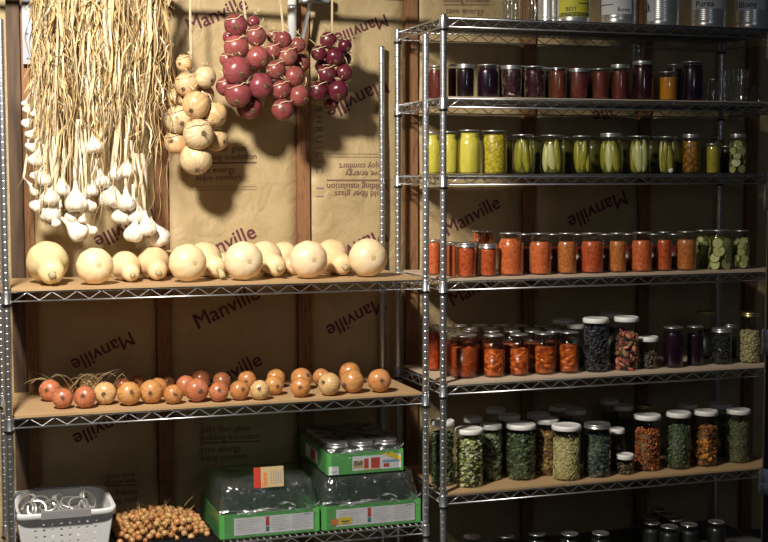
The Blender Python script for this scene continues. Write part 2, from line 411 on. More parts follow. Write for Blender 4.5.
# pipe, strap, nail plate
pa, pb = at_y(292, -60, .535), at_y(292, 44, .535)
mb = MB(); mb.tube([pa, pb], .0175, 14); o = mb.build('pipe', 'white_pipe', None); tag(o, 'white vertical pipe above the middle red onion bunch', 'pipe')
mb = MB(); mb.tube([at_y(292, 5, .535), at_y(292, 11, .535)], .0185, 14); mb.build('pipe_coupling', 'galvanised', o)
A, B = at_y(310.5, -1, .50), at_y(301, 42, .50); d = (B-A).normalized(); R = aim(d)
mb = MB(); mb.box((A+B)/2, (.030, .004, (B-A).length), R)
mb.box((A+B)/2+R @ Vector((.014, -.003, 0)), (.003, .006, (B-A).length), R); mb.box((A+B)/2+R @ Vector((-.014, -.003, 0)), (.003, .006, (B-A).length), R)
C1 = at_y(316, 1, .50); mb.box((C1.x, .53, C1.z+.012), (.11, .06, .03))
tag(mb.build('metal_bracket', 'galvanised'), 'shiny slanting metal bracket beside the white pipe', 'bracket')
A, B = at_y(26.5, -70, .546), at_y(26.5, 64, .546)
mb = MB(); mb.box((STUDS[1]+.012, .5475, (A.z+B.z)/2), (.034, .004, A.z-B.z))
for k in range(6): mb.lathe([(.004, 0), (.003, .002), (0, .003)], 8, M4((STUDS[1]+.012, .5455, B.z+.02+k*.09), aim((0, -1, 0))))
tag(mb.build('metal_strip', 'dull_steel'), 'grey metal strip nailed to the top of the left stud', 'strip')

# ------------------------------------------------------------------ wire shelving
W, D = 1.4875, .506
RIMH = .031
def post_mesh(h):
    mb = MB(); r = .0122; prof = [(r*.9, 0), (r, .004)]; z = .03
    while z < h-.02:
        prof += [(r, z-.0030), (r, z-.0010), (r-.0006, z-.0004), (r-.0006, z+.0004), (r, z+.0010), (r, z+.0030)]; z += .0254
    prof += [(r, h-.006), (r*.9, h-.001), (r*.5, h)]
    mb.lathe(prof, 16); return mb.mesh('post', 'chrome')
def rim_mesh(W, D):
    mb = MB(); t = .0032; zb = -RIMH
    cs = [(0, 0), (W, 0), (W, D), (0, D)]
    for k in range(4):
        a, b = Vector((*cs[k], 0)), Vector((*cs[(k+1) % 4], 0)); L = (b-a).length; d = (b-a)/L
        a2, b2 = a+d*.014, b-d*.014
        mb.tube([a2, b2], t, 6); mb.tube([a2+Vector((0, 0, zb)), b2+Vector((0, 0, zb))], t, 6)
        n = max(2, round((L-.05)/.0415)); pts = []
        for i in range(n+1): pts.append(a+d*(.025+(L-.05)*i/n)+Vector((0, 0, (zb+.002) if i % 2 == 0 else -.002)))
        mb.tube(pts, .0022, 5)
    return mb.mesh('rim', 'chrome')
def deck_mesh(W, D):
    mb = MB(); n = round(W/.0245)
    for i in range(1, n):
        x = W*i/n; mb.tube([(x, -.001, -.0035), (x, D+.001, -.0035)], .0017, 4)
    for y in (D*.33, D*.67): mb.tube([(0.01, y, -.008), (W-.01, y, -.008)], .003, 5)
    return mb.mesh('wire_deck', 'chrome_dull')
def collar_mesh():
    mb = MB(); mb.lathe([(.0125, -.046), (.0165, -.046), (.0165, -.0375), (.0155, -.036), (.0150, .001), (.0142, .004), (.0125, .004)], 16, closed=False)
    mb.mi = [1 if k < 16*2 else 0 for k in range(len(mb.f))]
    return mb.mesh('collar', ['chrome', 'black_plastic'])
COLLAR = collar_mesh(); RIM = rim_mesh(W, D); DECK = deck_mesh(W, D)
def unit(loc, h, shelves, label, W=W, D=D, rim=RIM, deck=DECK, group=None, collar=COLLAR, pm=None):
    t = thing('wire_shelving_unit', loc, label, 'shelving', group)
    pm = pm or post_mesh(h)
    for (x, y) in ((0, 0), (W, 0), (W, D), (0, D)): link('post', pm, t, (x, y, 0))
    for z in shelves:
        s = link('wire_shelf', rim, t, (0, 0, z)); link('wire_deck', deck, s)
        for (x, y) in ((0, 0), (W, 0), (W, D), (0, D)): link('collar', collar, s, (x, y, 0))
    return t
ZR = [c+.038 for c in (2.1477, 1.8587, 1.5758, 1.1888, .8026, .3909)]+[.085]
ZL = [c+.045 for c in (1.1868, .7603)]+[.315]
LX, LY = -.0545-W, .0384
unit((0, 0, 0), 2.20, ZR, 'tall chrome wire shelving unit full of jars, on the right')
unit((LX, LY, 0), 2.133, ZL, 'chrome wire shelving unit holding squash and onions, on the left')
# near unit at the right edge of the photograph
n0 = CAM+2.25*ray(773.5, 271)/1.0
NX, NY = float(n0[0]), float(n0[1])
def nz_at(y): return float((CAM+2.25*ray(771, y))[2])
NZ = [nz_at(y)-.0 for y in (35, 184, 330, 472)]
plain('dark_metal', (.07, .072, .085), .4, .6)
cb = MB(); cb.lathe([(.0125, -.042), (.0185, -.042), (.0180, -.024), (.0172, -.0225), (.0172, -.0205), (.0180, -.019), (.0172, .0), (.0125, .001)], 20, closed=False)
pb = MB(); pb.lathe([(.0118, 0), (.0125, .004), (.0125, 2.095), (.008, 2.1), (0, 2.1)], 18)
unit((NX, NY-.40, 0), 2.1, [.12]+sorted(NZ), 'dark shelving unit nearest the viewer, cut off by the right edge', .75, .40, rim_mesh(.75, .40), deck_mesh(.75, .40), None, cb.mesh('collar', 'grey_collar'), pb.mesh('post', 'dark_metal'))
# boards
BT = .008
def board(x0, x1, y0, y1, z, mat, label, BT=BT):
    mb = MB(); mb.box(((x0+x1)/2, (y0+y1)/2, z+.0032+BT/2), (x1-x0, y1-y0, BT)); return tag(mb.build('shelf_board', mat), label, 'board', 'boards laid on the wire shelves')
def bth(k): return {0: .0015, 1: .004, 2: .0025, 6: .002}.get(k, BT)
bl = {1: ('board_pale', 'thin pale liner under the dark jelly jars, on the second shelf down'), 2: ('liner_grey', 'grey liner under the pickle jars, on the third shelf down'),
      3: ('board_pale', 'pale board under the tomato sauce jars'), 4: ('board_pale', 'pale board under the peaches and white-lidded bean jar'),
      5: ('board', 'tan board under the dried vegetable jars'), 0: ('liner_grey', 'grey liner under the tin cans, on the top shelf'), 6: ('liner_grey', 'dark liner on the lowest jar shelf')}
for k, (mt, lb) in bl.items(): board(.017, W-.017, -.006, D-.016, ZR[k], mt, lb, bth(k))
board(LX+.017, LX+W-.017, LY-.008, LY+D-.016, ZL[0], 'board', 'tan board under the pale squash')
board(LX+.017, LX+W-.017, LY-.008, LY+D-.016, ZL[1], 'board', 'tan board under the row of yellow onions')
def zs(k): return ZR[k]+.0032+bth(k)
ZSQ, ZON, ZBT = ZL[0]+.0032+BT, ZL[1]+.0032+BT, ZL[2]+.0005

# ------------------------------------------------------------------ jars
def jar_prof(kind, r, h):
    if kind == 'wide': n = .90; P = [(.86, 0), (.97, .03), (1, .09), (1, .76), (.98, .81), (.93, .855), (n, .88), (n, .985)]
    elif kind == 'jelly': n = .93; P = [(.86, 0), (.93, .03), (.95, .08), (1, .78), (.99, .82), (n, .86), (n, .985)]
    elif kind == 'small': n = .93; P = [(.88, 0), (.98, .05), (1, .12), (1, .62), (.97, .70), (n, .75), (n, .975)]
    elif kind == 'tumbler': n = 1; P = [(.80, 0), (.85, .02), (.88, .1), (.97, .8), (1, .99)]
    else: n = .80; P = [(.84, 0), (.96, .025), (1, .08), (1, .66), (.985, .71), (.93, .765), (.85, .81), (n, .835), (n*1.02, .85), (n, .87), (n, .985)]
    return [(a*r, b*h) for a, b in P], n*r
def rad_at(prof, z):
    for (r0, z0), (r1, z1) in zip(prof, prof[1:]):
        if z <= z1: return r0+(r1-r0)*max(0, (z-z0))/(z1-z0)
    return prof[-1][0]
_cache = {}
def glass_mesh(kind, r, h, mat):
    k = ('g', kind, round(r, 3), round(h, 3), mat)
    if k not in _cache:
        p, n = jar_prof(kind, r, h); mb = MB()
        mb.lathe([(0, .002), (p[0][0]*.8, .002)]+p, 28, closed=False)
        if kind != 'tumbler':     # screw thread on the neck
            z = h*.93; mb.tube([(n*1.015*math.cos(a*.35), n*1.015*math.sin(a*.35), z-.006+.010*a/36) for a in range(37)], .0011, 4)
        _cache[k] = mb.mesh('glass', mat)
    return _cache[k]
def lid_mesh(kind, n, h, typ):
    k = ('l', round(n, 3), round(h, 3), typ)
    if k not in _cache:
        mb = MB()
        if typ == 'white':
            R = n*1.12; t = .021; z0 = h-t+.003; pr = [(R*.98, z0), (R, z0+.001), (R, h-.004), (R*.97, h-.0012), (R*.90, h+.001), (R*.86, h), (0, h)]
            mb.lathe(pr, 44, lobes=22, lamp=.010, closed=False)
        elif typ in ('band', 'gold'):
            R = n*1.07; t = .017; z0 = h-t+.002; pr = [(R*1.03, z0), (R*1.03, z0+.0015), (R, z0+.002), (R, z0+.006), (R*.985, z0+.007), (R, z0+.008), (R, h-.002), (R*.97, h), (R*.86, h), (R*.84, h-.0012), (0, h-.0008)]
            mb.lathe(pr, 32, closed=False)
        else:                      # flat sealing disc
            R = n*1.055; pr = [(R, h-.0042), (R*1.01, h-.003), (R, h-.0006), (R*.95, h), (R*.80, h), (R*.77, h-.001), (0, h-.0008)]
            mb.lathe(pr, 32, closed=False)
        _cache[k] = mb.mesh('lid', {'white': 'white_plastic', 'gold': 'gold_metal', 'band': 'lid_metal', 'flat': 'lid_metal'}[typ])
    return _cache[k]
def jitter(rng, c, a):
    k = 1+rng.uniform(-a, a); return tuple(max(.002, v*k*(1+rng.uniform(-a, a)*.18)) for v in c)
def rrot(rng): return Matrix.Rotation(rng.uniform(0, 6.28), 3, 'X') @ Matrix.Rotation(rng.uniform(0, 6.28), 3, 'Y') @ Matrix.Rotation(rng.uniform(0, 6.28), 3, 'Z')
def inner(mb, prof, z1, ins=.003):
    zs_ = [.006]+[z for r, z in prof if .008 < z < z1]+[z1]
    p = [(max(.001, rad_at(prof, z)-ins), z) for z in zs_]; p[0] = (p[0][0]*.95, .005)
    mb.lathe([(0, .005)]+p+[(0, z1)], 24, closed=False)
def fill(spec, prof, h, f, rng):
    """list of (name, mesh) that fill a jar"""
    z1 = f*h; out = []; typ, _, arg = spec.partition(':')
    if typ == 'solid':
        mb = MB(); inner(mb, prof, z1); return [('contents', mb.mesh('contents', 'c_'+arg), False)]
    R = rad_at(prof, h*.3)-.004
    if typ == 'spears':
        core = MB(); inner(core, prof, z1*.97, .010+R*.16)
        out.append(('brine', core.mesh('brine', 'c_brinegreen'), False))
        n = 6; a0 = rng.uniform(0, 6)
        for i in range(n):
            a = a0+2*PI*i/n+rng.uniform(-.1, .1); rr = R*.60; w = R*.47*rng.uniform(.85, 1.08); L = z1*.5*rng.uniform(.88, .98)
            pale = rng.random() < (.75 if arg == 'pale' else .28)
            s = MB(); tl = Matrix.Rotation(rng.uniform(-.13, .13), 3, 'X') @ Matrix.Rotation(rng.uniform(-.16, .16), 3, 'Y')
            s.ell((rr*math.cos(a), rr*math.sin(a), L+.007), (w, w*.8, L), Matrix.Rotation(a+PI/2, 3, 'Z') @ tl, 10, 9)
            out.append(('pickle_spear', s.mesh('pickle_spear', 'c_pickle_pale' if pale else 'c_pickle'), False))
        if arg == 'garlic':
            s = MB(); s.ell((R*.35, -R*.72, .016), (.011, .010, .012)); out.append(('garlic_clove', s.mesh('garlic_clove', 'garlic'), False))
        return out
    if typ == 'slices':
        core = MB(); core.lathe([(0, .006), (R*.72, .007), (R*.72, z1), (0, z1)], 14, closed=False); out.append(('brine', core.mesh('brine', 'c_brinegreen'), False))
        z = .02
        while z < z1-.008:
            k = 5; a0 = rng.uniform(0, 6)
            for i in range(k):
                a = a0+2*PI*i/k+rng.uniform(-.25, .25); s = R*rng.uniform(.46, .60)
                Rm = aim((math.cos(a), math.sin(a), rng.uniform(-.3, .3))); lim = min(R*.86, rad_at(prof, min(z+.01, h))-.006)
                c = MB(); c.cur = 1; c.lathe([(s*.92, -.003), (s, -.002), (s, .002), (s*.92, .003)], 18, M4((lim*.95*math.cos(a), lim*.95*math.sin(a), z), Rm), closed=False)
                c.cur = 0; c.lathe([(0, -.003), (s*.92, -.003)], 18, M4((lim*.95*math.cos(a), lim*.95*math.sin(a), z), Rm), closed=False)
                c.lathe([(s*.92, .003), (0, .0034)], 18, M4((lim*.95*math.cos(a), lim*.95*math.sin(a), z), Rm), closed=False)
                out.append(('cucumber_slice', c.mesh('cucumber_slice', ['c_pickle_slice', 'c_rind']), False))
            z += R*rng.uniform(.62, .78)
        return out
    if typ == 'lumps':            # halves and pieces in syrup
        core = MB(); inner(core, prof, z1*.95, .0075); out.append(('syrup', core.mesh('syrup', 'c_peachcore' if arg == 'peach' else 'c_syrup'), False))
        n = int(15*z1/.09)
        for i in range(n):
            hgt = R*rng.uniform(.26, .36); z = .010+hgt+(z1-.012-2*hgt)*(i+rng.random())/n; a = i*2.4+rng.uniform(-.5, .5); s = MB(); rr = R*.46
            s.ell((rr*math.cos(a), rr*math.sin(a), z), (R*.60, R*.50, hgt), Matrix.Rotation(a+PI/2, 3, 'Z') @ Matrix.Rotation(rng.uniform(-.7, .7), 3, 'Y'), 16, 10)
            out.append((arg+'_piece', s.mesh(arg+'_piece', 'c_peach' if arg == 'peach' else 'c_tompiece'), False))
        return out
    # loose dried things against the glass, heaped to the fill line
    pal, cnt, sz, form, corem = LOOSE[arg]
    mb = MB(); mb.usecol = True; A = 2*PI*R*z1
    top = z1
    for i in range(cnt):
        a = rng.uniform(0, 6.283); z = .006+rng.random()**.95*(top-.006)
        if rng.random() < .16: z = top+rng.uniform(-.006, .006); rr = R*math.sqrt(rng.random())*.9
        else: rr = min(R, rad_at(prof, min(z, h*.85))-.003)*rng.uniform(.93, .99)-sz*.16
        mb.c = jitter(rng, rng.choice(pal), .25); c = Vector((rr*math.cos(a), rr*math.sin(a), z)); s = sz*rng.uniform(.8, 1.4)
        if form == 'bean': mb.ell(c, (s*.5, s*.34, s*.32), Matrix.Rotation(a+PI/2, 3, 'Z') @ Matrix.Rotation(rng.uniform(-1.5, 1.5), 3, 'Y'), 7, 5)
        elif form == 'leaf':
            Rm = aim((math.cos(a)+rng.uniform(-.8, .8), math.sin(a)+rng.uniform(-.8, .8), rng.uniform(-.8, .8))); k = 7
            pts = [c+Rm @ Vector((s*.5*math.cos(t*6.283/k)*rng.uniform(.6, 1.1), s*.36*math.sin(t*6.283/k)*rng.uniform(.6, 1.1), rng.uniform(-.18, .18)*s)) for t in range(k)]
            mb.add([c+Rm @ Vector((0, 0, s*.12))]+pts, [(0, 1+t, 1+(t+1) % k) for t in range(k)], False)
        elif form == 'chunk':
            mb.ell(c, (s*.5, s*rng.uniform(.2, .4), s*rng.uniform(.14, .3)), Matrix.Rotation(a+PI/2, 3, 'Z') @ Matrix.Rotation(rng.uniform(-1.5, 1.5), 3, 'Y'), 6, 4)
        elif form == 'shred':
            d = Vector((-math.sin(a), math.cos(a), rng.uniform(-1.2, 1.2))).normalized(); rad = Vector((math.cos(a), math.sin(a), 0)); pts = []; ph = rng.uniform(0, 6)
            for t in range(6):
                u = (t-2.5)/5; q = c+d*s*u*2+Vector((0, 0, .25*s*math.sin(ph+u*7))); l = Vector((q.x, q.y, 0))
                if l.length > R*.97: q = Vector((q.x*R*.97/l.length, q.y*R*.97/l.length, q.z))
                pts.append(q)
            mb.tube(pts, .0011, 4)
    out.append(('contents', mb.mesh('contents', 'flake'), True))
    core = MB(); inner(core, prof, z1*.97, .010); out.append(('core', core.mesh('filling', corem), False))
    return out
LOOSE = {
 'zucchini': ([(.34, .35, .11), (.46, .46, .20), (.17, .20, .04), (.55, .54, .33)], 560, .018, 'leaf', 'c_darkgreen'),
 'palegreen': ([(.20, .24, .13), (.30, .34, .21), (.12, .16, .07)], 480, .018, 'leaf', 'c_darkgreen'),
 'darkgreen': ([(.05, .075, .025), (.09, .12, .045), (.03, .045, .015), (.16, .20, .11)], 600, .016, 'leaf', 'c_darkgreen'),
 'bluegreen': ([(.05, .075, .06), (.09, .12, .10), (.03, .045, .035)], 560, .016, 'leaf', 'c_darkgreen'),
 'greenflake': ([(.07, .11, .05), (.14, .20, .10), (.04, .06, .025)], 520, .010, 'leaf', 'c_darkgreen'),
 'khaki': ([(.17, .17, .07), (.24, .24, .11), (.11, .11, .04)], 480, .013, 'shred', 'c_darkgreen'),
 'squash': ([(.28, .17, .045), (.20, .11, .03), (.36, .24, .07)], 260, .022, 'leaf', 'c_brown'),
 'shreds': ([(.56, .50, .24), (.66, .60, .34), (.46, .38, .14)], 430, .016, 'shred', 'c_straw'),
 'chili': ([(.42, .10, .015), (.55, .17, .03), (.28, .04, .012), (.16, .03, .012)], 430, .013, 'chunk', 'c_brown'),
 'orange': ([(.60, .22, .02), (.45, .15, .02), (.22, .08, .02), (.12, .05, .02)], 260, .030, 'leaf', 'c_brown'),
 'pepper': ([(.40, .10, .06), (.52, .18, .11), (.16, .04, .03), (.06, .03, .02), (.28, .17, .07)], 170, .028, 'chunk', 'c_dark'),
 'darkbean': ([(.022, .020, .026), (.035, .03, .04), (.06, .055, .075)], 520, .011, 'bean', 'c_dark'),
 'blackbean': ([(.012, .012, .014), (.025, .025, .028)], 420, .010, 'bean', 'c_dark'),
 'pea': ([(.42, .37, .20), (.52, .46, .28), (.34, .28, .13)], 620, .0085, 'bean', 'c_straw'),
 'crumb': ([(.12, .08, .05), (.24, .17, .09), (.05, .035, .03)], 160, .010, 'chunk', 'c_dark'),
}
PLACED = {}
def settle(shelf, X, Y, R, lim=.475):
    """keep jars of one shelf from running into each other; later ones give way, backwards first"""
    L = PLACED.setdefault(shelf, [])
    for _ in range(60):
        hit = None
        for (a, b, c) in L:
            d = math.hypot(X-a, Y-b); need = R+c+.0012
            if d < need-1e-5: hit = (a, b, c, need); break
        if hit is None: break
        a, b, c, need = hit; dx = X-a; dy = math.sqrt(max(0, need*need-dx*dx))
        if b+dy+R < lim and Y >= b-.03: Y = b+dy+1e-4
        else: X = a+(1 if dx >= 0 else -1)*(math.sqrt(max(0, need*need-(Y-b)**2))+2e-4)
    L.append((X, Y, R)); return X, Y
ORD = ['first', 'second', 'third', 'fourth', 'fifth', 'sixth', 'seventh', 'eighth', 'ninth', 'tenth', 'eleventh', 'twelfth', 'thirteenth']
def jar(shelf, x0, x1, yt, Y, kind, lid, content, f, label, group=None, name='jar', gl='glass', bx=None, mono=False, lidx=None):
    z = zs(shelf) if not isinstance(shelf, float) else shelf
    pxc = (x0+x1)/2
    if bx: Y = at_z(pxc, bx, z).y
    p = at_y(pxc, 300, Y); r = (x1-x0)/2/ppm((p.x, Y, z)); 
    if bx: Y += r; p = at_y(pxc, 300, Y); r = (x1-x0)/2/ppm((p.x, Y, z))
    top = at_y(pxc, yt, Y); h = top.z-z
    return put_jar(shelf, p.x, Y, z, r, h, kind, lid, content, f, label, group, name, gl)
def put_jar(shelf, X, Y, z, r, h, kind, lid, content, f, label, group=None, name='jar', gl='glass', rng=None):
    r = round(r, 3); h = round(h, 3)
    prof, n = jar_prof(kind, r, h)
    R = max(r, n*(1.12 if lid == 'white' else 1.09 if lid else 1))
    X, Y = settle(shelf, X, Y, R)
    X = min(max(X, R+.002 if Y < .04 or Y > .46 else .0), W-.02)
    rng = rng or random.Random(int(X*9973)+int(Y*977)+int(z*100))
    t = thing(name, (X, Y, z), label, 'jar', group); t.rotation_euler.z = rng.uniform(0, 6.28)
    link('glass', glass_mesh(kind, r, h, gl), t)
    if lid: link('lid', lid_mesh(kind, n, h, lid), t)
    if content:
        for nm, me, stuff in fill(content, prof, h, f, rng):
            o = link(nm, me, t)
            if stuff: o['kind'] = 'stuff'
    return t

# ---- second shelf down: jellies and jams
S = 1
jar(S, 455.5, 474.5, 64.5, .06, 'jelly', 'band', 'solid:blackjelly', .86, 'black jelly jar nearest the left post on the second shelf')
jar(S, 476, 498.5, 64.7, .062, 'wide', 'flat', 'solid:purplejelly', .88, 'smooth wide jar of dark purple jelly, second from the left post')
jar(S, 500, 521, 65.6, .062, 'jelly', 'band', 'solid:winejelly', .88, 'wine-coloured jelly jar between the two darkest purple jars', gl='glass_quilt')
jar(S, 522.5, 544.5, 66.5, .062, 'jelly', 'flat', 'solid:winejelly', .88, 'quilted jar of dark wine jelly just left of the rusty red jar', gl='glass_quilt')
jar(S, 547, 565.8, 68, .064, 'jelly', 'flat', 'solid:orangered', .9, 'rusty orange-red jam jar at the middle of the jelly row')
jar(S, 567.5, 586.5, 68.4, .064, 'jelly', 'band', 'solid:redjam', .9, 'red jam jar right of the rusty orange-red one', gl='glass_quilt')
jar(S, 589.5, 607.2, 68.8, .064, 'jelly', 'flat', 'solid:redjam', .9, 'red textured jam jar left of the taller silver-banded jam jar', gl='glass_quilt')
jar(S, 608.3, 627, 64.5, .066, 'jelly', 'band', 'solid:redjam', .80, 'pinkish red jam jar with a deep silver band, beside the tall maroon jar')
jar(S, 629.5, 651, 61.2, .068, 'wide', 'band', 'solid:winejelly', .9, 'tall maroon jam jar left of the little orange one')
jar(S, 655.3, 675.3, 71.7, .066, 'jelly', 'flat', 'solid:peachjam', .80, 'small bright orange jam jar on the jelly shelf')
jar(S, 678.3, 700.5, 61.8, .068, 'wide', 'flat', 'solid:purplejelly', .9, 'tall dark purple jar right of the little orange jar')
BK1 = 'dark jelly jar half hidden behind the front jellies'
for x0, x1, yt, c in ((427.5, 444, 66, 'redjam'), (447, 457, 64.5, 'winejelly'), (486, 503, 65.5, 'blackjelly'), (512, 528, 66, 'blackjelly'), (536, 553, 68, 'blackjelly'), (556, 572, 69, 'blackjelly'), (577, 594, 69, 'winejelly'), (596, 612, 69, 'winejelly'), (664, 681, 64.5, 'blackjelly')):
    lb = {427.5: 'brownish red jam jar between the two front posts', 447: 'narrow wine jelly jar showing right beside the front post'}.get(x0) or BK1+', %s from the left' % ORD[sorted((486, 512, 536, 556, 577, 596, 664)).index(x0)]
    jar(S, x0, x1, yt, .20, 'jelly', 'flat', 'solid:'+c, .88, lb, None if x0 in (427.5, 447) else 'back row of jelly jars')
G = 'glass_empty'
jar(S, 703, 716, 78, .10, 'small', None, None, 0, 'small empty glass jar right of the dark purple jar', gl=G, name='empty_jar')
jar(S, 714, 727, 70, .17, 'tumbler', None, None, 0, 'narrow empty glass behind the small empty jar', gl=G, name='empty_jar')
jar(S, 726, 745.5, 69, .10, 'tumbler', None, None, 0, 'tall empty glass tumbler on the jelly shelf', gl=G, name='empty_jar')
jar(S, 747, 763.5, 85.5, .07, 'small', None, None, 0, 'little empty quilted jar at the right end of the jelly shelf', gl='glass_quilt', name='empty_jar')
jar(S, 628.5, 642, 44, .24, 'tumbler', None, None, 0, 'tall clear glass standing behind the maroon jam jar', gl=G, name='empty_jar')

# ---- third shelf: pickles
S = 2
jar(S, 457, 481, 130, .07, 'reg', 'flat', 'solid:paleyellow', .93, 'jar of clear yellow pickles, first whole jar right of the post')
jar(S, 480.8, 506.5, 130.6, .075, 'wide', 'flat', 'solid:mustard', .90, 'jar of speckled mustard yellow relish')
jar(S, 511.5, 534, 134.6, .075, 'wide', 'flat', 'spears:dill', .90, 'jar of pickle spears with one pale spear, right of the mustard relish')
jar(S, 539.5, 564, 135, .075, 'wide', 'flat', 'spears:dill', .88, 'jar of pickle spears leaning to the right')
jar(S, 571, 590.6, 135.6, .075, 'wide', 'flat', 'spears:dill', .88, 'narrow jar of upright olive green pickle spears')
jar(S, 597, 621.7, 133, .075, 'reg', 'band', 'spears:dill', .84, 'pickle spear jar with a deep silver band')
jar(S, 625.7, 649, 136, .075, 'wide', 'flat', 'spears:pale', .90, 'jar of very pale pickle spears')
jar(S, 655.5, 674, 136.5, .075, 'wide', 'flat', 'spears:garlic', .88, 'pickle spear jar with a white garlic clove at its bottom')
jar(S, 680, 698, 134, .075, 'wide', 'band', 'solid:breadbutter', .82, 'jar of orange-brown bread and butter pickles')
jar(S, 703.5, 718, 143.5, .07, 'jelly', 'flat', 'solid:relish', .92, 'short jar of yellow-green relish')
jar(S, 718.5, 729, 146, .15, 'jelly', 'flat', 'solid:dark', .9, 'short dark jar right of the green relish')
jar(S, 725.5, 744.5, 133.8, .085, 'reg', 'band', 'slices:x', .84, 'jar of pale cucumber slices at the right end of the pickle shelf')
jar(S, 438, 459.5, 131.5, .13, 'reg', 'flat', 'solid:paleyellow', .93, 'yellow pickle jar partly behind the front post')
jar(S, 422.5, 441.5, 132, .22, 'reg', 'flat', 'solid:paleyellow', .93, 'yellow pickle jar seen between the two front posts')
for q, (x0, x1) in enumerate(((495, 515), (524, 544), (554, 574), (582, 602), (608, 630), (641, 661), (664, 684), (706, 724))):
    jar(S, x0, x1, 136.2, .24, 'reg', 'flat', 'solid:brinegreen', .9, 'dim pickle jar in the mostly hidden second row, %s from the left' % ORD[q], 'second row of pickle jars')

# ---- fourth shelf: tomato sauces
S = 3
for x0, x1, yt, c, lb in ((497.3, 523, 232.5, 'tomato', 'tall jar of tomato sauce with a dark line near its base'), (528.8, 551.5, 232.8, 'tomato', 'tall tomato sauce jar, second from the left'),
    (556.8, 576.6, 232.8, 'tomato_brown', 'tall tomato sauce jar, third from the left, brownest of the row'), (580, 603, 232.5, 'tomato_dark', 'tall tomato sauce jar, fourth from the left, reddest of the row'),
    (608.3, 626, 232.5, 'tomato_brown', 'narrow tall tomato sauce jar, fifth from the left'), (630.3, 651.6, 231.8, 'tomato', 'tall tomato sauce jar, sixth from the left'),
    (655.7, 671.5, 231.5, 'tomato_dark', 'narrow tall tomato sauce jar, second from the cucumber jars'), (675.3, 696, 231, 'tomato_brown', 'tall tomato sauce jar right before the cucumber slices')):
    jar(S, x0, x1, yt, .08, 'reg', 'flat', 'solid:'+c, .785 if x0 > 500 else .86, lb)
jar(S, 448, 456.8, 243, .035, 'jelly', 'flat', 'solid:tomato', .93, 'short tomato jar just right of the front post')
jar(S, 456.8, 476, 242.8, .05, 'jelly', 'band', 'solid:tomato_dark', .9, 'short dark red tomato jar near the front post')
jar(S, 478.8, 497, 244, .06, 'jelly', 'band', 'solid:tomato_dark', .86, 'short tomato jar left of the tall sauce jars')
jar(S, 426.5, 441, 239.5, .19, 'jelly', 'flat', 'solid:tomato', .93, 'short tomato jar seen between the two front posts')
jar(S, 444, 459, 242, .14, 'jelly', 'flat', 'solid:tomato_dark', .9, 'short tomato jar behind the one at the front post')
jar(S, 464, 479, 242, .15, 'jelly', 'band', 'solid:tomato_dark', .9, 'short tomato jar behind the two front short ones')
jar(S, 471, 486.5, 230.6, .22, 'reg', 'flat', 'solid:tomato', .95, 'tall tomato jar rising behind the short jars, left one')
jar(S, 486, 501.5, 231.6, .19, 'reg', 'flat', 'solid:tomato', .95, 'tall tomato jar rising behind the short jars, right one')
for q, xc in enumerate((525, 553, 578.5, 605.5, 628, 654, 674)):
    jar(S, xc-10, xc+10, 233.5, .22, 'reg', 'flat', 'solid:redjam', .66, 'second-row tomato jar behind the tall sauce jars, %s lid from the left' % ORD[q], 'second row of tomato jars')  # tomato in a darker jam colour, the back row's shade painted in
jar(S, 706.3, 730.3, 229.8, .085, 'wide', 'flat', 'slices:x', .84, 'wide jar of cucumber slices beside the tomato sauce')
jar(S, 730.8, 749.3, 230, .085, 'reg', 'flat', 'slices:x', .80, 'narrow jar of cucumber slices at the right end of the tomato shelf')
jar(S, 694, 709, 229.7, .19, 'reg', 'flat', 'slices:x', .84, 'cucumber slice jar half hidden behind the last tomato jar')

# ---- fifth shelf: peaches, beans
S = 4
jar(S, 449.5, 477.5, 334.6, 0, 'wide', 'flat', 'lumps:tomato', .74, 'jar of dark red tomato pieces next to the front post', bx=379.5)
jar(S, 482.2, 505.5, 334.5, 0, 'reg', 'flat', 'lumps:peach', .68, 'jar of orange fruit halves, first from the left', bx=378.3)
jar(S, 508.8, 530.2, 333.8, 0, 'reg', 'flat', 'lumps:peach', .68, 'jar of orange fruit halves, second from the left', bx=376.8)
jar(S, 533.5, 556.3, 332.8, 0, 'reg', 'flat', 'lumps:peach', .70, 'jar of orange fruit halves, third from the left', bx=375.5)
jar(S, 558.3, 580.3, 331.6, 0, 'reg', 'flat', 'lumps:peach', .72, 'jar of orange fruit halves beside the dark bean jar', bx=374.3)
jar(S, 583.3, 608.8, 317.6, 0, 'wide', 'white', 'loose:darkbean', .82, 'tall white-lidded jar full of dark beans', bx=373.2)
jar(S, 614.5, 639, 316.6, 0, 'wide', 'white', 'loose:pepper', .66, 'tall white-lidded jar of pinkish dried pepper pieces', bx=371.5)
jar(S, 639.5, 658.5, 336.2, 0, 'small', 'white', 'loose:crumb', .50, 'short white-lidded jar right of the dried peppers', bx=369.6)
jar(S, 663.7, 684, 326.5, 0, 'wide', 'flat', 'solid:purplejelly', .86, 'dark purple jar left of its dark neighbour', bx=368.6)
jar(S, 687.4, 704.3, 326, 0, 'wide', 'flat', 'solid:purplejelly', .80, 'narrow dark purple jar, right one of the two', bx=366.5)
jar(S, 712, 732.3, 328, 0, 'wide', 'band', 'loose:blackbean', .74, 'silver-lidded jar of small black beans', bx=365.3)
jar(S, 739.8, 761.3, 311.8, 0, 'wide', 'gold', 'loose:pea', .60, 'gold-lidded jar of pale dried peas at the right end', bx=364)
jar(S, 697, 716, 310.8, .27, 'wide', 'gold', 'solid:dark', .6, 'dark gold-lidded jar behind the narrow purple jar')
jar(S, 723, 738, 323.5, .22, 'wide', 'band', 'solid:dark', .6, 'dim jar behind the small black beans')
jar(S, 600, 626, 313, .28, 'wide', 'white', 'solid:dark', .7, 'white-lidded jar standing behind the dark beans and peppers')
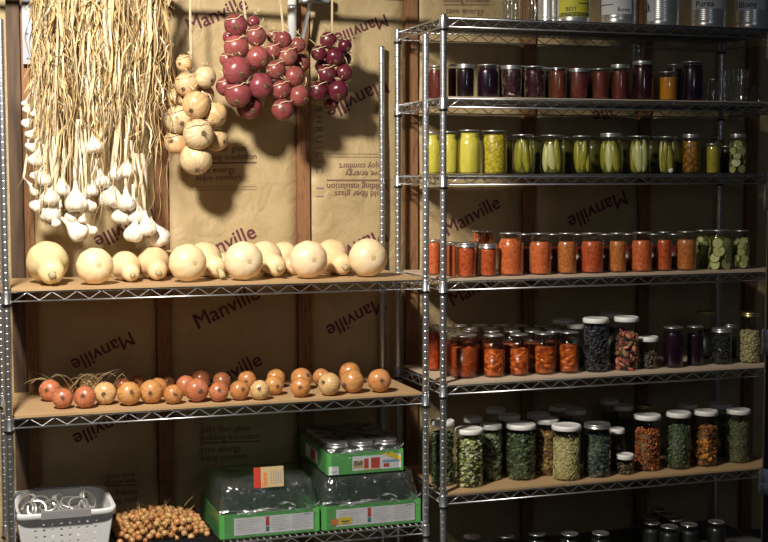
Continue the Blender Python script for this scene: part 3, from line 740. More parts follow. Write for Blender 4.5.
jar(S, 553, 575, 319.3, .33, 'wide', 'white', 'solid:dark', .7, 'white-lidded jar far behind the last orange fruit jar, the left of two')
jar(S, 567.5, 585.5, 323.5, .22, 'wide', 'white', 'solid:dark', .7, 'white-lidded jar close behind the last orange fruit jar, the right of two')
BK = 'canning jar behind the orange fruit, mostly lid showing'
PB = random.Random(3)
for row, (yy, yt) in enumerate(((.165, 330.8), (.255, 327.8), (.345, 325))):
    for i in range(6):
        xc = 452+i*20.5+row*4-(6 if row == 1 else 0)
        jar(S, xc-9.4, xc+9.4, yt, yy, 'reg', 'flat', 'solid:'+('tompiece' if i < 2 else 'syrup'), .7, BK.replace('mostly lid showing', '%s from the left in the %s row back' % (ORD[i], ORD[row])), 'rear rows of canned fruit')
jar(S, 428.5, 441.5, 325, .30, 'reg', 'flat', 'solid:tompiece', .85, 'dark red canning jar glimpsed between the two front posts')

# ---- sixth shelf: dried vegetables
S = 5
jar(S, 455.2, 483.5, 428, 0, 'wide', 'white', 'loose:zucchini', .80, 'white-lidded jar of yellow-green dried vegetable flakes at the left front', bx=489)
jar(S, 507, 536.5, 423.2, 0, 'wide', 'white', 'loose:darkgreen', .80, 'white-lidded jar of dark green leaves left of the shredded pale jar', bx=481.8)
jar(S, 552.8, 582, 424.4, 0, 'wide', 'white', 'loose:shreds', .72, 'white-lidded jar of pale yellow shreds', bx=482.3)
jar(S, 584.7, 612, 423, 0, 'wide', 'band', 'loose:bluegreen', .76, 'silver-lidded jar of blue-green dried leaves', bx=478.8)
jar(S, 618.2, 635.4, 453.8, 0, 'small', 'white', 'loose:crumb', .5, 'tiny squat white-lidded jar at the front of the dried shelf', bx=475.6)
jar(S, 635.8, 662.2, 414, 0, 'wide', 'white', 'loose:chili', .72, 'white-lidded jar of orange-red chopped chili', bx=472.4)
jar(S, 668, 692.5, 411.7, 0, 'wide', 'white', 'loose:greenflake', .76, 'white-lidded jar of green flakes between chili and orange slices', bx=470.7)
jar(S, 696.2, 719.2, 410, 0, 'wide', 'white', 'loose:orange', .68, 'white-lidded jar of curled orange dried slices', bx=467.8)
jar(S, 728.8, 752, 408.7, 0, 'wide', 'white', 'loose:khaki', .72, 'white-lidded jar of khaki dried herb at the right end', bx=464.2)
jar(S, 481, 502.3, 423.7, 0, 'wide', 'white', 'loose:palegreen', .80, 'white-lidded jar of pale green leaves behind the yellow-green flakes', bx=481.6)
jar(S, 432, 456, 420.8, .12, 'wide', 'white', 'loose:darkgreen', .78, 'white-lidded jar of greens behind the front posts')
jar(S, 538.5, 563, 419.6, .135, 'wide', 'white', 'loose:squash', .76, 'white-lidded jar of brown dried squash behind the pale shreds')
jar(S, 610.8, 626, 428, .15, 'wide', 'white', 'loose:bluegreen', .6, 'dim white-lidded jar right behind the tiny squat jar')
DL = [(464.5, 486, 417.6, .20), (485, 507, 408, .38), (498, 522, 414.8, .25), (528.5, 554.5, 414, .24), (548.5, 574.5, 405.8, .40), (564, 587, 409.4, .31),
      (600.5, 621.5, 399.3, .40), (613.5, 635.3, 405, .29), (678.5, 700, 403.8, .27), (708, 734.5, 403, .25), (636, 655, 404.5, .36)]
LBL = ['white lid just behind the pale green leaf jar', 'white lid farthest back above the pale green leaf jar', 'white lid behind the dark green leaf jar', 'white lid behind the dried squash jar',
       'left of the two white lids highest above the pale shreds', 'right of the two white lids highest above the pale shreds', 'dim white lid highest above the blue-green leaf jar',
       'dim white lid between the blue-green leaves and the chili jar', 'dim white lid between the green flakes and the orange slices', 'dim white lid between the orange slices and the khaki herb', 'dull lid just behind the chili jar']
for (x0, x1, yt, yy), lb in zip(DL, LBL):
    jar(S, x0+1.2, x1-1.2, yt, yy, 'wide', 'white' if x0 != 636 else 'gold', 'solid:darkgreen', .75, lb.replace('white lid', 'white-lidded jar').replace('dull lid', 'dull-lidded jar').replace('white lids', 'white-lidded jars'))

# ---- lowest shelf: barely lit jars
S = 6
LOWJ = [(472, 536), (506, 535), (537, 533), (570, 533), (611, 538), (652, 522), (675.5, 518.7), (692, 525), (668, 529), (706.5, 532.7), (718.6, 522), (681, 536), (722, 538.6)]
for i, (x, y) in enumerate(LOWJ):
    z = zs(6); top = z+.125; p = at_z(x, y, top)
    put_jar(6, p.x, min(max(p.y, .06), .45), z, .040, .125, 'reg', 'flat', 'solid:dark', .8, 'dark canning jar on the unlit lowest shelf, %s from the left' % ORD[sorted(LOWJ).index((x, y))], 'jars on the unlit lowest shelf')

# ---- top shelf: tins and clear jars
z = zs(0)
def can(x0, x1, Y, label, lab=None):
    pxc = (x0+x1)/2; p = at_y(pxc, 20, Y); r = (x1-x0)/2/ppm((p.x, Y, z)); h = .178
    t = thing('tin_can', (p.x, Y, z), label, 'tin', None)
    pr = [(r*.97, 0), (r*1.01, .001), (r*1.01, .004), (r*.985, .006)]; q = .03
    while q < h-.03: pr += [(r*.985, q), (r*1.0, q+.0025), (r*.985, q+.005)]; q += .0075
    pr += [(r*.985, h-.006), (r*1.01, h-.004), (r*1.01, h-.001), (r*.97, h), (r*.95, h-.004), (0, h-.004)]
    mb = MB(); mb.lathe(pr, 40); mb.build('can_body', 'tin', t)
    if lab:
        a0, a1, z0, z1, mt, words = lab; mb = MB(); rr = r*1.013; vs = []; n = 20
        # label wraps the side that faces the viewer
        base = math.atan2(CAM[1]-Y, CAM[0]-p.x)
        def on(u, zz, e=0): a = base+(a0+(a1-a0)*u); return ((rr+e)*math.cos(a), (rr+e)*math.sin(a), zz)
        for i in range(n+1): vs += [on(i/n, z0), on(i/n, z1)]
        mb.add(vs, [(2*i, 2*i+2, 2*i+3, 2*i+1) for i in range(n)])
        lo = mb
        for (s, u0, u1, zz) in words:
            if s == '#': 
                mb.cur = 1; k = 8; vs = []
                for i in range(k+1): vs += [on(u0+(u1-u0)*i/k, zz, .0005), on(u0+(u1-u0)*i/k, zz+.0035, .0005)]
                mb.add(vs, [(2*i, 2*i+2, 2*i+3, 2*i+1) for i in range(k)], False); mb.cur = 0
            else:
                wd = (u1-u0)*abs(a1-a0)*rr
                text_into(mb, s, lambda u, v: on(u0+(u1-u0)*u, zz+v*wd, .0005), 1, 1, .01)
        o = mb.build('can_label', [mt, 'ink_black'], t); o['label'] = {'paper_yellow': 'yellow printed label'}.get(mt, 'white handwritten label')
    return t
can(556.5, 590, .10, 'tin can with a bright yellow label on the top shelf', (-1.0, 1.15, .024, .16, 'paper_yellow', [('#', .02, .98, .026), ('#', .02, .98, .031), ('#', .1, .9, .036), ('BEST', .26, .56, .046), ('#', .60, .95, .072)]))
can(600, 636, .10, 'tin can with a wide white label, right of the yellow-labelled tin', (-1.35, .80, .040, .165, 'paper_white', [('Bunny', .62, .95, .050), ('#', .1, .5, .075)]))
can(645, 679, .10, 'tin can with a narrow white label strip at its left edge', (-1.45, -.42, .022, .165, 'paper_white', [('a', .3, .7, .06)]))
can(690, 725.5, .10, 'tin can with a white handwritten label, second tin from the right', (-1.40, 1.15, .075, .17, 'paper_white', [('Purea', .28, .68, .084)]))
can(734, 770, .10, 'rightmost tin can with a white handwritten label', (-.95, .75, .078, .17, 'paper_white', [('Blooy', .12, .72, .088)]))
can(538, 556.5, .15, 'plain ribbed tin can left of the yellow-labelled tin')
for x0, x1, Y, lb in ((500, 513, .17, 'narrow clear glass jar, leftmost on the top shelf'), (512.5, 529, .14, 'clear glass jar in the middle of the three on the top shelf'), (526, 541, .22, 'clear glass jar nearest the plain ribbed tin')):
    p = at_y((x0+x1)/2, 10, Y); r = (x1-x0)/2/ppm((p.x, Y, z)); put_jar(0, p.x, Y, z, r, .17, 'reg', 'band', None, 0, lb, name='empty_jar', gl=G)

# ------------------------------------------------------------------ onions
def onion_prof(r, neck=1):
    P = []
    for i in range(15):
        t = i/14; a = PI*t
        P.append((r*max(math.sin(a), 0)**.86, -r*.90*math.cos(a)))
    P[0] = (0, -r*.87); P[1] = (r*.13, -r*.885)
    P = P[:13]; P += [(r*.20, r*.93), (r*.12, r*1.02), (r*.10, r*(1.02+.14*neck)), (r*.13, r*(1.05+.22*neck)), (0, r*(1.04+.18*neck))]
    return P
ON = [MB() for _ in range(3)]
for i, b in enumerate(ON): b.lathe(onion_prof(1, (.5, 1, .3)[i]), 26, lobes=(5, 7, 6)[i], lamp=.012, closed=False)
ON = [b.mesh('onion', 'onion_skin') for b in ON]
def tuft_mesh(seed):
    rng = random.Random(seed); b = MB(); b.lathe([(0, -.93), (.15, -.92), (.17, -.885), (.16, -.84)], 12, closed=False)
    for i in range(16):
        a = rng.uniform(0, 6.28); q = rng.uniform(.02, .14); l = rng.uniform(.06, .22); o = rng.uniform(.05, .25)
        b.tube([(q*math.cos(a), q*math.sin(a), -.90), ((q+o*.5)*math.cos(a), (q+o*.5)*math.sin(a), -.92-l*.6), ((q+o)*math.cos(a+.4), (q+o)*math.sin(a+.4), -.92-l)], .014, 4, .006)
    return b.mesh('root_tuft', 'root_hair')
TUFT = [tuft_mesh(i) for i in range(4)]
def onion(name, loc, r, d, col, rng, parent=None):
    """d: direction the root end points"""
    o = link(name, ON[rng.randrange(3)], parent); R = aim(-Vector(d)) @ Matrix.Rotation(rng.uniform(0, 6.28), 3, 'Z')
    o.matrix_world = M4(loc, R, r); o.color = (*col, 1)
    tf = link('root_tuft', TUFT[rng.randrange(4)], o); tf['label'] = 'dark dried root end'
    return o
YEL = [(.66, .32, .11), (.60, .27, .085), (.70, .38, .15), (.63, .25, .10)]
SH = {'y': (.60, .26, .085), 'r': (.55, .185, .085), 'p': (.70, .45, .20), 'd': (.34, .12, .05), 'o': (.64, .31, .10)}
rng = random.Random(11)
SHELF_ON = [  # centre x, centre y, radius (picture units), skin, label
 (62.6, 399, 10.4, 'r', 'reddish onion at the front, second from the left on the lower shelf'), (85, 397.8, 11.2, 'r', 'pinkish onion third along the front of the lower shelf'),
 (50, 391, 11, 'r', 'large reddish onion at the far left of the onion row'), (105, 394, 11.5, 'p', 'palest straw-coloured onion at the front left of the row'),
 (129, 394.5, 12, 'o', 'golden onion right of the palest one, dark root end facing out'), (148.6, 392.5, 12, 'o', 'golden onion with its root end turned right, left of the small one'),
 (173.4, 395, 9.8, 'y', 'small front onion just right of the dark stud'), (196.8, 391, 12, 'r', 'big orange-pink onion with its root high on the right'),
 (218.7, 392.5, 10, 'r', 'reddish front onion before the dark red one'), (239.5, 391, 10, 'y', 'brown-orange front onion left of the pale gold one'),
 (260, 390.6, 10, 'p', 'pale gold front onion touching the egg-shaped one'), (300.7, 388, 10, 'y', 'small front onion before a brown shaded one, third from the right'),
 (329.4, 385, 11.5, 'p', 'pale golden onion, third of the large ones from the right end'), (352.3, 382, 12, 'o', 'large onion with a torn dark root, second from the right end'),
 (379.5, 381.5, 11.8, 'y', 'lone onion at the right end of the row'), (274, 386, 9.8, 'o', 'egg-shaped amber onion behind the pale gold one'),
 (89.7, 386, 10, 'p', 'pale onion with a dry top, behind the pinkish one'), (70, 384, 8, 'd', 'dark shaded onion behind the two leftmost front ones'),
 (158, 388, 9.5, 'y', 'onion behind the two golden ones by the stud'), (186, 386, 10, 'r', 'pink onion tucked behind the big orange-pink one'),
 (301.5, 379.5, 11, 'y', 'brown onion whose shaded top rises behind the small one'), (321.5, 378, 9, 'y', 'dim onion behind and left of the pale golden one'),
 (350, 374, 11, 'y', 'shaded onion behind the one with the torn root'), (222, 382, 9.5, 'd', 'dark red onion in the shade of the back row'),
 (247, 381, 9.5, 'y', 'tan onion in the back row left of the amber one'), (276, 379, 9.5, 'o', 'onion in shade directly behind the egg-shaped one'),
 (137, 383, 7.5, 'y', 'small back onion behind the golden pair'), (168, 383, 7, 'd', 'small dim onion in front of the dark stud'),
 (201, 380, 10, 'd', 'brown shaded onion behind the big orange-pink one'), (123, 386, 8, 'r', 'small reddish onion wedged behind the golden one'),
]
done = []
for (x, y, rp, k, lb) in SHELF_ON:
    r = rp/292
    for _ in range(3):
        p = at_z(x, y, ZON+r*.93); r = rp/ppm(p)
    Y = min(max(p.y, LY+.02), LY+.40); p = at_y(x, y, Y)
    X = p.x
    for _ in range(40):
        hit = [q for q in done if math.hypot(X-q[0], Y-q[1])**2+((r-q[2])*.9)**2 < (.97*(r+q[2]))**2]
        if not hit: break
        q = hit[0]; need = math.sqrt(max((.975*(r+q[2]))**2-((r-q[2])*.9)**2, 0)); dx = X-q[0]
        if abs(dx) < need*.85: Y = q[1]+math.sqrt(need**2-dx*dx)
        else: X = q[0]+math.copysign(math.sqrt(max(need**2-(Y-q[1])**2, 1e-6)), dx)
    done.append((X, Y, r))
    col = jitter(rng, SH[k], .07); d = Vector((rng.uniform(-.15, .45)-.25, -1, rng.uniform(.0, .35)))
    if y < 386 and rng.random() < .6: d = Vector((rng.uniform(-1, 1), -.5, rng.uniform(-.3, .3)))
    ext = .915
    onion_o = onion('onion', (X, Y, ZON+r), r, d, col, rng)
    onion_o.matrix_world = Matrix.Translation((0, 0, ZON+.0004-min((onion_o.matrix_world @ v.co).z for v in onion_o.data.vertices))) @ onion_o.matrix_world
    tag(onion_o, lb, 'onion', 'yellow onions on the lower left shelf')
# dry onion tops lying behind the left onions
mb = MB(); mb.usecol = True
for i in range(26):
    a = at_y(rng.uniform(60, 112), 372, LY+.30); z0 = ZON+.02; mb.c = jitter(rng, (.30, .21, .105), .4); pts = []; sd = []
    L = rng.uniform(.05, .14); ang = rng.choice((rng.uniform(-.5, .5), rng.uniform(2.6, 3.6), rng.uniform(1.2, 2))); ph = rng.uniform(0, 6)
    for t in range(7):
        u = t/6; pts.append((a.x+math.cos(ang)*L*u, a.y+.03*u*math.sin(ph), max(ZON+.004, z0+.055*math.sin(u*2.2)+abs(math.sin(ang))*L*.6*u+.006*math.sin(ph+5*u))))
        sd.append(Vector((0, .002, .0022))*(1-.6*u))
    mb.strip(pts, sd)
tag(mb.build('dried_onion_tops', 'straw'), 'tangle of dry onion tops lying behind the leftmost onions', 'dried tops', kind='stuff')

# ------------------------------------------------------------------ squash
def squash_mesh(kind):
    b = MB(); P = []
    if kind == 'round':
        for i in range(19):
            t = PI*i/18; P.append((max(math.sin(t), 0)**.92, -.90*math.cos(t)))
        P[0] = (0, -.84); P[1] = (.10, -.865); b.lathe(P, 40, lobes=10, lamp=.012, closed=False)
    else:                          # butternut: bulb, neck, rounded end
        Z = [(-.95, 0), (-.96, .22), (-.88, .52), (-.70, .78), (-.40, .96), (-.05, 1.0), (.30, .93), (.62, .78), (.92, .66), (1.3, .605), (1.65, .60), (1.92, .56), (2.10, .44), (2.18, .26), (2.20, .12), (2.19, 0)]
        b.lathe([(r, z) for z, r in Z], 36, lobes=8, lamp=.008, closed=False)
    return b.mesh('squash', 'squash_skin')
SQ = {k: squash_mesh(k) for k in ('round', 'butternut')}
def stem_piece(kind):
    b = MB()
    if kind == 'round': b.lathe([(.16, -.855), (.12, -.875), (.05, -.87), (0, -.86)], 14, lobes=5, lamp=.2, closed=False)
    else: b.lathe([(.20, 2.16), (.17, 2.26), (.14, 2.42), (.17, 2.52), (0, 2.50)], 10, lobes=5, lamp=.15, closed=False)
    return b
STEM = {'round': stem_piece('round').mesh('blossom_scar', 'card_tan'), 'butternut': stem_piece('butternut').mesh('stem', 'stem_cut')}
bt = MB()
pts = [Vector((0, 0, 2.15)), Vector((.02, .02, 2.4)), Vector((.08, .0, 2.62)), Vector((.18, -.03, 2.82)), Vector((.30, -.03, 2.92))]
bt.tube(pts, .15, 8, .19); STEML = bt.mesh('stem', 'stem_cut')
PALE = (.80, .62, .36)
SQL = []
def squash(kind, x, y, rp, d, col, label, long=False, Y=None, rest=None):
    """x, y, rp: the big bulb in the picture; d: where the stem (or blossom end) points"""
    r = rp/320
    if Y is None:
        for _ in range(3): p = at_z(x, y, ZSQ+r); r = rp/ppm(p)
        Y = min(max(p.y, LY+r*.9+.0), LY+.46-r)
    p = at_y(x, y, Y); r = rp/ppm(p); d = Vector(d).normalized()
    if kind == 'round': R = aim(-d)
    else: R = aim(d)
    R = R @ Matrix.Rotation(rng.uniform(0, 6.28), 3, 'Z')
    me = SQ[kind]; lo = min((R @ v.co).z for v in me.vertices)*r
    o = link('squash', me); o.matrix_world = M4((p.x, Y, ZSQ-lo+.0006), R, r); o.color = (*jitter(rng, col, .05), 1)
    s = link('blossom_scar' if kind == 'round' else 'stem', STEM[kind] if not long else STEML, o)
    s['label'] = 'small round scar at the blossom end' if kind == 'round' else 'dry cut stem'
    return tag(o, label, 'squash', 'pale squash on the upper left shelf')
def down(kind_r, dx, big=True): return (dx, -1, -.19)
squash('butternut', 47.5, 262, 21, (.02, -1, -.19), (.74, .60, .32), 'largest pale squash at the left end, neck and stem pointing at the viewer', Y=LY+.215)
squash('round', 95, 267.7, 18.5, (.15, -1, .12), PALE, 'round squash with its blossom end out, second from the left at the front', Y=LY+.085)
squash('butternut', 125.5, 266, 14.8, (.07, -1, -.19), PALE, 'butternut squash pointing right and forward, between the two leftmost round ones', Y=LY+.235)
squash('butternut', 153.5, 264, 16.4, (-.02, -1, -.19), (.78, .58, .33), 'butternut squash with a greenish stem facing out, under the garlic tips', Y=LY+.275)
squash('round', 187.7, 265.8, 19, (.28, -1, .05), PALE, 'round squash under the yellow onion bunch, its scar facing right', Y=LY+.085)
squash('butternut', 205, 258, 17.5, (.16, -1, -.19), PALE, 'butternut squash with a long pale stem right of the squash under the yellow onions', True, Y=LY+.30)
squash('round', 243.8, 264, 19.5, (.12, -1, .02), (.82, .66, .42), 'whitest round squash at the middle of the shelf', Y=LY+.085)
squash('butternut', 265.5, 257, 17.5, (.1, -1, -.19), PALE, 'butternut squash with a curled stem right of the whitest one', True, Y=LY+.275)
squash('round', 308.6, 261.5, 19, (.08, -1, .05), (.82, .62, .39), 'round squash below the left red onions, second from the right', Y=LY+.085)
squash('butternut', 332.5, 256, 17.5, (.03, -1, -.19), (.78, .56, .30), 'butternut squash with a stubby stem between the two rightmost round ones', Y=LY+.275)
squash('round', 368, 259.4, 19.3, (.02, -1, .05), (.80, .62, .38), 'round squash at the right end by the rear post', Y=LY+.085)
squash('round', 284, 257, 15.5, (.4, -1, .0), PALE, 'squash half hidden in the back beside the curled stem', Y=LY+.41)
squash('round', 223, 260, 10.5, (-.4, -1, .0), (.78, .55, .30), 'squash behind the left side of the whitest one', Y=LY+.42)
squash('round', 291.5, 265, 9.5, (-.4, -1, .0), (.76, .52, .28), 'small squash peeping out left of the second round one from the right', Y=LY+.26)
squash('round', 347, 256, 8.5, (.4, -1, .1), (.76, .58, .24), 'small yellowish squash at the back before the rightmost one', Y=LY+.37)
squash('round', 169, 257, 12.5, (.4, -1, .6), (.70, .48, .24), 'shaded squash behind the garlic tips', Y=LY+.44)

# ------------------------------------------------------------------ hanging onion bunches
RAILZ = 2.30
def bunch(label, items, col, X0, Yb, org, k, tx, group='onion bunches hanging on twine', cols=None):
    rng = random.Random(int(tx*10)); L = []
    for it in items:
        x, y, rp = it[0]/k+org[0], it[1]/k+org[1], it[2]/k; back = len(it) > 3
        Y = Yb+(.055 if back else 0)
        rp *= 1.18 if tx == 191 else 1.1; p = at_y(x, y, Y); L.append([p, rp/ppm(p), x, y, rp, back])
    for _ in range(80):            # let the bulbs touch instead of running through each other
        for i in range(len(L)):
            for j in range(i):
                a, b = L[i], L[j]; d = a[0]-b[0]; need = .86*(a[1]+b[1])
                if d.length < need:
                    s = 1 if a[0].y-b[0].y < 0 or (abs(a[0].y-b[0].y) < 1e-4) else -1
                    if a[5] != b[5]: s = -1 if a[5] else 1
                    st = min(.006, (need-d.length)*.5)
                    a[0] = at_y(a[2], a[3], a[0].y-s*st); b[0] = at_y(b[2], b[3], b[0].y+s*st)
    top = min(l[3] for l in L); c = at_y(tx, top, Yb+.03)
    t = thing('onion_bunch', (c.x, c.y, c.z), label, 'onion bunch', group)
    T = Matrix.Translation(-Vector((c.x, c.y, c.z)))
    cx = sum(l[0].x for l in L)/len(L)
    for p, r, x, y, rp, back in L:
        r = rp/ppm(p)
        d = Vector(((p.x-cx)*5+rng.uniform(-.5, .5), -1+rng.uniform(-.2, .4), rng.uniform(-.8, .1)))
        o = onion('onion', (0, 0, 0), r, d, jitter(rng, rng.choice(cols or [col]), .10), rng, t)
        R = aim(-d) @ Matrix.Rotation(rng.uniform(0, 6.28), 3, 'Z'); o.matrix_world = M4(p-c, R, r)
    b = MB(); sgn = rng.uniform(-1, 1)
    bot = max(l[3] for l in L); e = at_y(tx, bot-6, Yb+.05)
    hook = Vector((c.x, .365, RAILZ))
    for q in (-.0022, .0022):
        b.tube([hook-c+Vector((q, 0, 0)), Vector((q, 0, .02)), Vector((q, .01, -.02)), e-c+Vector((q, 0, 0))], .0019, 6)
    for p, r, x, y, rp, back in L[::2]:       # turns of twine and dry necks around the bulbs
        q = p-c; pts = [q+Vector((r*1.02*math.cos(a), -abs(r*.98*math.sin(a))*(.9), r*.62+.25*r*math.sin(a*1.7+rng.random()))) for a in np.linspace(.5, 2.7, 9)]
        b.tube(pts, .0017, 5)
    b.build('twine', 'twine', t)
    b = MB(); b.usecol = True
    for p, r, x, y, rp, back in L:
        for _ in range(4):
            q = p-c+Vector((rng.uniform(-.6, .6)*r, -r*.3, r*.92)); b.c = jitter(rng, (.55, .44, .26), .3); pts = []; sd = []
            dx, dz = rng.uniform(-.03, .03), rng.uniform(-.012, .035)
            for s in range(5): u = s/4; pts.append(q+Vector((dx*u, -.012*math.sin(3*u), dz*u))); sd.append(Vector((.0022, 0, .001))*(1-.6*u))
            b.strip(pts, sd)
    tag(b.build('dried_necks', 'straw', t), kind='stuff')
    return t
RED = [(.27, .060, .068), (.32, .085, .08), (.24, .048, .062)]
bunch('large bunch of pinkish red onions, leftmost of the three red ones', [(108, 105, 45), (181, 92, 25, 1), (192, 150, 40), (80, 155, 25, 1), (110, 197, 48), (198, 240, 45), (72, 248, 30, 1), (112, 293, 55), (66, 360, 38, 1), (210, 358, 50), (118, 393, 52), (163, 443, 50, 1)], None, 0, .28, (210, 0), 4.17, 245.5, cols=RED)
bunch('middle bunch of smaller red onions in front of the white pipe', [(262, 152, 25, 1), (305, 165, 33), (265, 210, 30), (367, 187, 30), (325, 235, 38), (378, 262, 36, 1), (275, 292, 38), (352, 318, 40), (297, 375, 38), (372, 400, 40), (303, 458, 42)], None, 0, .28, (210, 0), 4.17, 283.5, cols=[(.28, .07, .065), (.34, .11, .085), (.25, .055, .058)])
bunch('dark purple-red onion bunch on the right', [(118, 168, 33), (187, 190, 27), (78, 222, 30), (145, 238, 38), (186, 245, 26, 1), (90, 275, 26, 1), (112, 310, 38), (184, 303, 33), (75, 380, 38), (158, 378, 42), (130, 425, 30, 1)], None, 0, .34, (300, 0), 4.17, 332, cols=[(.115, .014, .028), (.14, .020, .034), (.09, .011, .025)])
bunch('bunch of golden yellow onions beside the garlic', [(100, 75, 30), (188, 135, 40), (110, 165, 43), (66, 225, 32, 1), (184, 205, 36, 1), (150, 250, 50), (75, 310, 50), (230, 290, 45), (160, 372, 55), (235, 395, 42, 1), (66, 405, 43, 1), (150, 475, 58)], None, 0, .33, (160, 45), 4.17, 191, cols=[(.72, .50, .26), (.76, .58, .34), (.72, .48, .24)])

# ------------------------------------------------------------------ hanging garlic
def garlic_mesh(seed):
    b = MB(); P = [(0, -.70), (.25, -.73), (.62, -.66), (.90, -.42), (1, -.08), (.93, .26), (.72, .60), (.46, .92), (.27, 1.22), (.185, 1.55), (.16, 1.95)]
    b.lathe(P, 28, lobes=(7, 6, 8)[seed % 3], lamp=.045, closed=False); return b.mesh('garlic_bulb', 'garlic')
GA = [garlic_mesh(i) for i in range(3)]
gr = MB(); rg = random.Random(2)
for i in range(22):
    a = rg.uniform(0, 6.28); q = rg.uniform(.02, .2); l = rg.uniform(.1, .3)
    gr.tube([(q*math.cos(a), q*math.sin(a), -.70), ((q+.1)*math.cos(a), (q+.1)*math.sin(a), -.72-l)], .02, 4, .01)
GROOT = gr.mesh('roots', 'root_hair')
CUR = [0, 0]
def strand(b, rng, p0, p1, w, wig, tw, col, n=15, curl=0):
    b.c = jitter(rng, col, .18); ph = [rng.uniform(0, 6.28) for _ in range(5)]; f = rng.uniform(3, 9); pts = []; sd = []
    for i in range(n):
        u = i/(n-1); e = math.sin(PI*min(1, u*1.15))
        q = p0.lerp(p1, u)+Vector((wig*e*math.sin(ph[0]+f*u)+wig*.5*u*math.sin(ph[1]+f*2.3*u), wig*.7*e*math.sin(ph[2]+f*u), wig*.2*math.sin(ph[3]+f*1.7*u)))
        if curl and u > .75: q += Vector((curl*(u-.75)*4*math.sin(ph[4]), 0, abs(curl)*(u-.75)*3))
        q.y = min(q.y, .535-CUR[1])
        a = ph[3]+tw*u; ww = w*(.55+.45*math.sin(PI*min(1, u+.15)))*(1 if u < .8 else 1-(u-.8)*3.5)
        pts.append(q); sd.append(Vector((math.cos(a), math.sin(a), .15*math.sin(a*2)))*ww)
    b.strip(pts, sd)
STRAWC = [(.56, .40, .19), (.64, .49, .27), (.47, .32, .14), (.74, .62, .42), (.52, .37, .17), (.24, .15, .06)]
def garlic(label, bulbs, tx, Yb, xr, nleaf, yend, pale, plait=False):
    rng = random.Random(int(tx)); c = at_y(tx, 100, Yb); CUR[1] = c.y
    t = thing('garlic_bunch', c, label, 'garlic bunch', 'garlic bunches hanging at the left')
    stems = MB()
    for i, (x, y, rp, tilt) in enumerate(bulbs):
        Y = Yb-.03+(.028 if i % 3 == 0 else 0)+(.03 if i % 4 == 1 else 0)
        rp *= 1.2; p = at_y(x, y, Y); r = rp/ppm(p)
        up = Vector((tilt, rng.uniform(-.15, .35), 1)).normalized(); R = aim(up) @ Matrix.Rotation(rng.uniform(0, 6.28), 3, 'Z')
        o = link('garlic_bulb', GA[i % 3], t); o.matrix_local = M4(p-c, R, r); link('roots', GROOT, o)
        q = p-c+up*r*1.9
        ty = y-rng.uniform(50, 95); e = at_y(x+(tx-x)*.45+rng.uniform(-4, 4)+tilt*14, max(ty, 45), Y+.02)-c
        stems.tube([q, q+up*r*.8, q.lerp(e, .6)+Vector((rng.uniform(-.008, .008), 0, 0)), e], r*.165, 6, r*.20)
    stems.build('stems', 'garlic_stem', t)
    if plait:
        b = MB()
        for s in range(3):
            pts = []
            for i in range(60):
                u = i/59; q = at_y(46+12*u+2.5*math.sin(u*20+s*2.09), 40+175*u, Yb+.01+.012*math.cos(u*20+s*2.09)); pts.append(q-c)
            b.tube(pts, .0085, 7)
        b.build('plait', 'garlic_stem', t)
    lv = MB(); lv.usecol = True
    for i in range(nleaf):
        x0 = rng.uniform(*xr); long = rng.random() < .42
        w = rng.choice((.0010, .0014, .0018, .0026, .0036, .0052)); dp0, dp1 = rng.uniform(-.06, .06), rng.uniform(-.065, .05)
        if long:
            y0 = rng.uniform(-45, 15); ye = rng.uniform(*yend); sp = rng.gauss(0, 12); n_, wg = 24, rng.uniform(.008, .026)
        else:
            y0 = rng.uniform(-45, 100); ye = min(y0+rng.uniform(8, 85), yend[1]+25); sp = rng.gauss(0, 24); n_, wg = 16, rng.uniform(.006, .024)
        xe = min(max(x0+(tx-x0)*.30*max(0, ye-y0)/200+sp, xr[0]-6), xr[1]+7)
        strand(lv, rng, at_y(x0+rng.uniform(-6, 6), y0, Yb+dp0)-c, at_y(xe, ye, Yb+dp1)-c, w, wg, rng.uniform(-9, 9), rng.choice(STRAWC), n_, rng.uniform(-.035, .035) if rng.random() < .55 else 0)
    for i in range(nleaf//14):    # a few long wisps hanging past the bulbs
        x0 = rng.uniform(xr[0]+4, xr[1]); strand(lv, rng, at_y(x0, rng.uniform(60, 120), Yb-.05)-c, at_y(x0+rng.gauss(0, 8), rng.uniform(185, 238), Yb-.06)-c, .0014, .014, 6, rng.choice(STRAWC), 24, .02)
    for i in range(pale):         # flattened pale stalks at the heart of the bunch
        x0 = rng.uniform(xr[0]+8, xr[1]-8); strand(lv, rng, at_y(x0, -30, Yb-.03)-c, at_y(x0+(tx-x0)*.4+rng.gauss(0, 5), rng.uniform(110, 165), Yb-.045)-c, .0042, .010, rng.uniform(-3, 3), (.60, .50, .32), 14)
    tag(lv.build('dried_leaves', 'straw', t), kind='stuff')
    # tie to the rail
    tb = MB(); h = at_y(tx, -40, Yb)
    tb.tube([Vector((h.x, .365, RAILZ))-c, h-c, at_y(tx, 30, Yb)-c], .003, 6); tb.build('twine', 'twine', t)
    return t
def G2(l, o, k): return [(x/k+o[0], y/k+o[1], r/k, tl) for x, y, r, tl in l]
garlic('garlic braid at the far left with bulbs stepping down its left side', G2([(65, 95, 20, .5), (82, 135, 27, .5), (120, 165, 16, .3), (78, 232, 32, .9), (95, 305, 26, .9), (105, 385, 33, .9), (140, 480, 44, .3)], (15, 90), 6.78)
       + G2([(130, 75, 30, .7), (185, 95, 42, .1), (135, 165, 36, -.9), (215, 215, 48, .2), (130, 265, 35, .9), (222, 318, 58, .2), (275, 262, 22, -.2), (262, 372, 26, -.4)], (15, 165), 6.38), 46, .30, (33, 66), 160, (80, 175), 3, True)
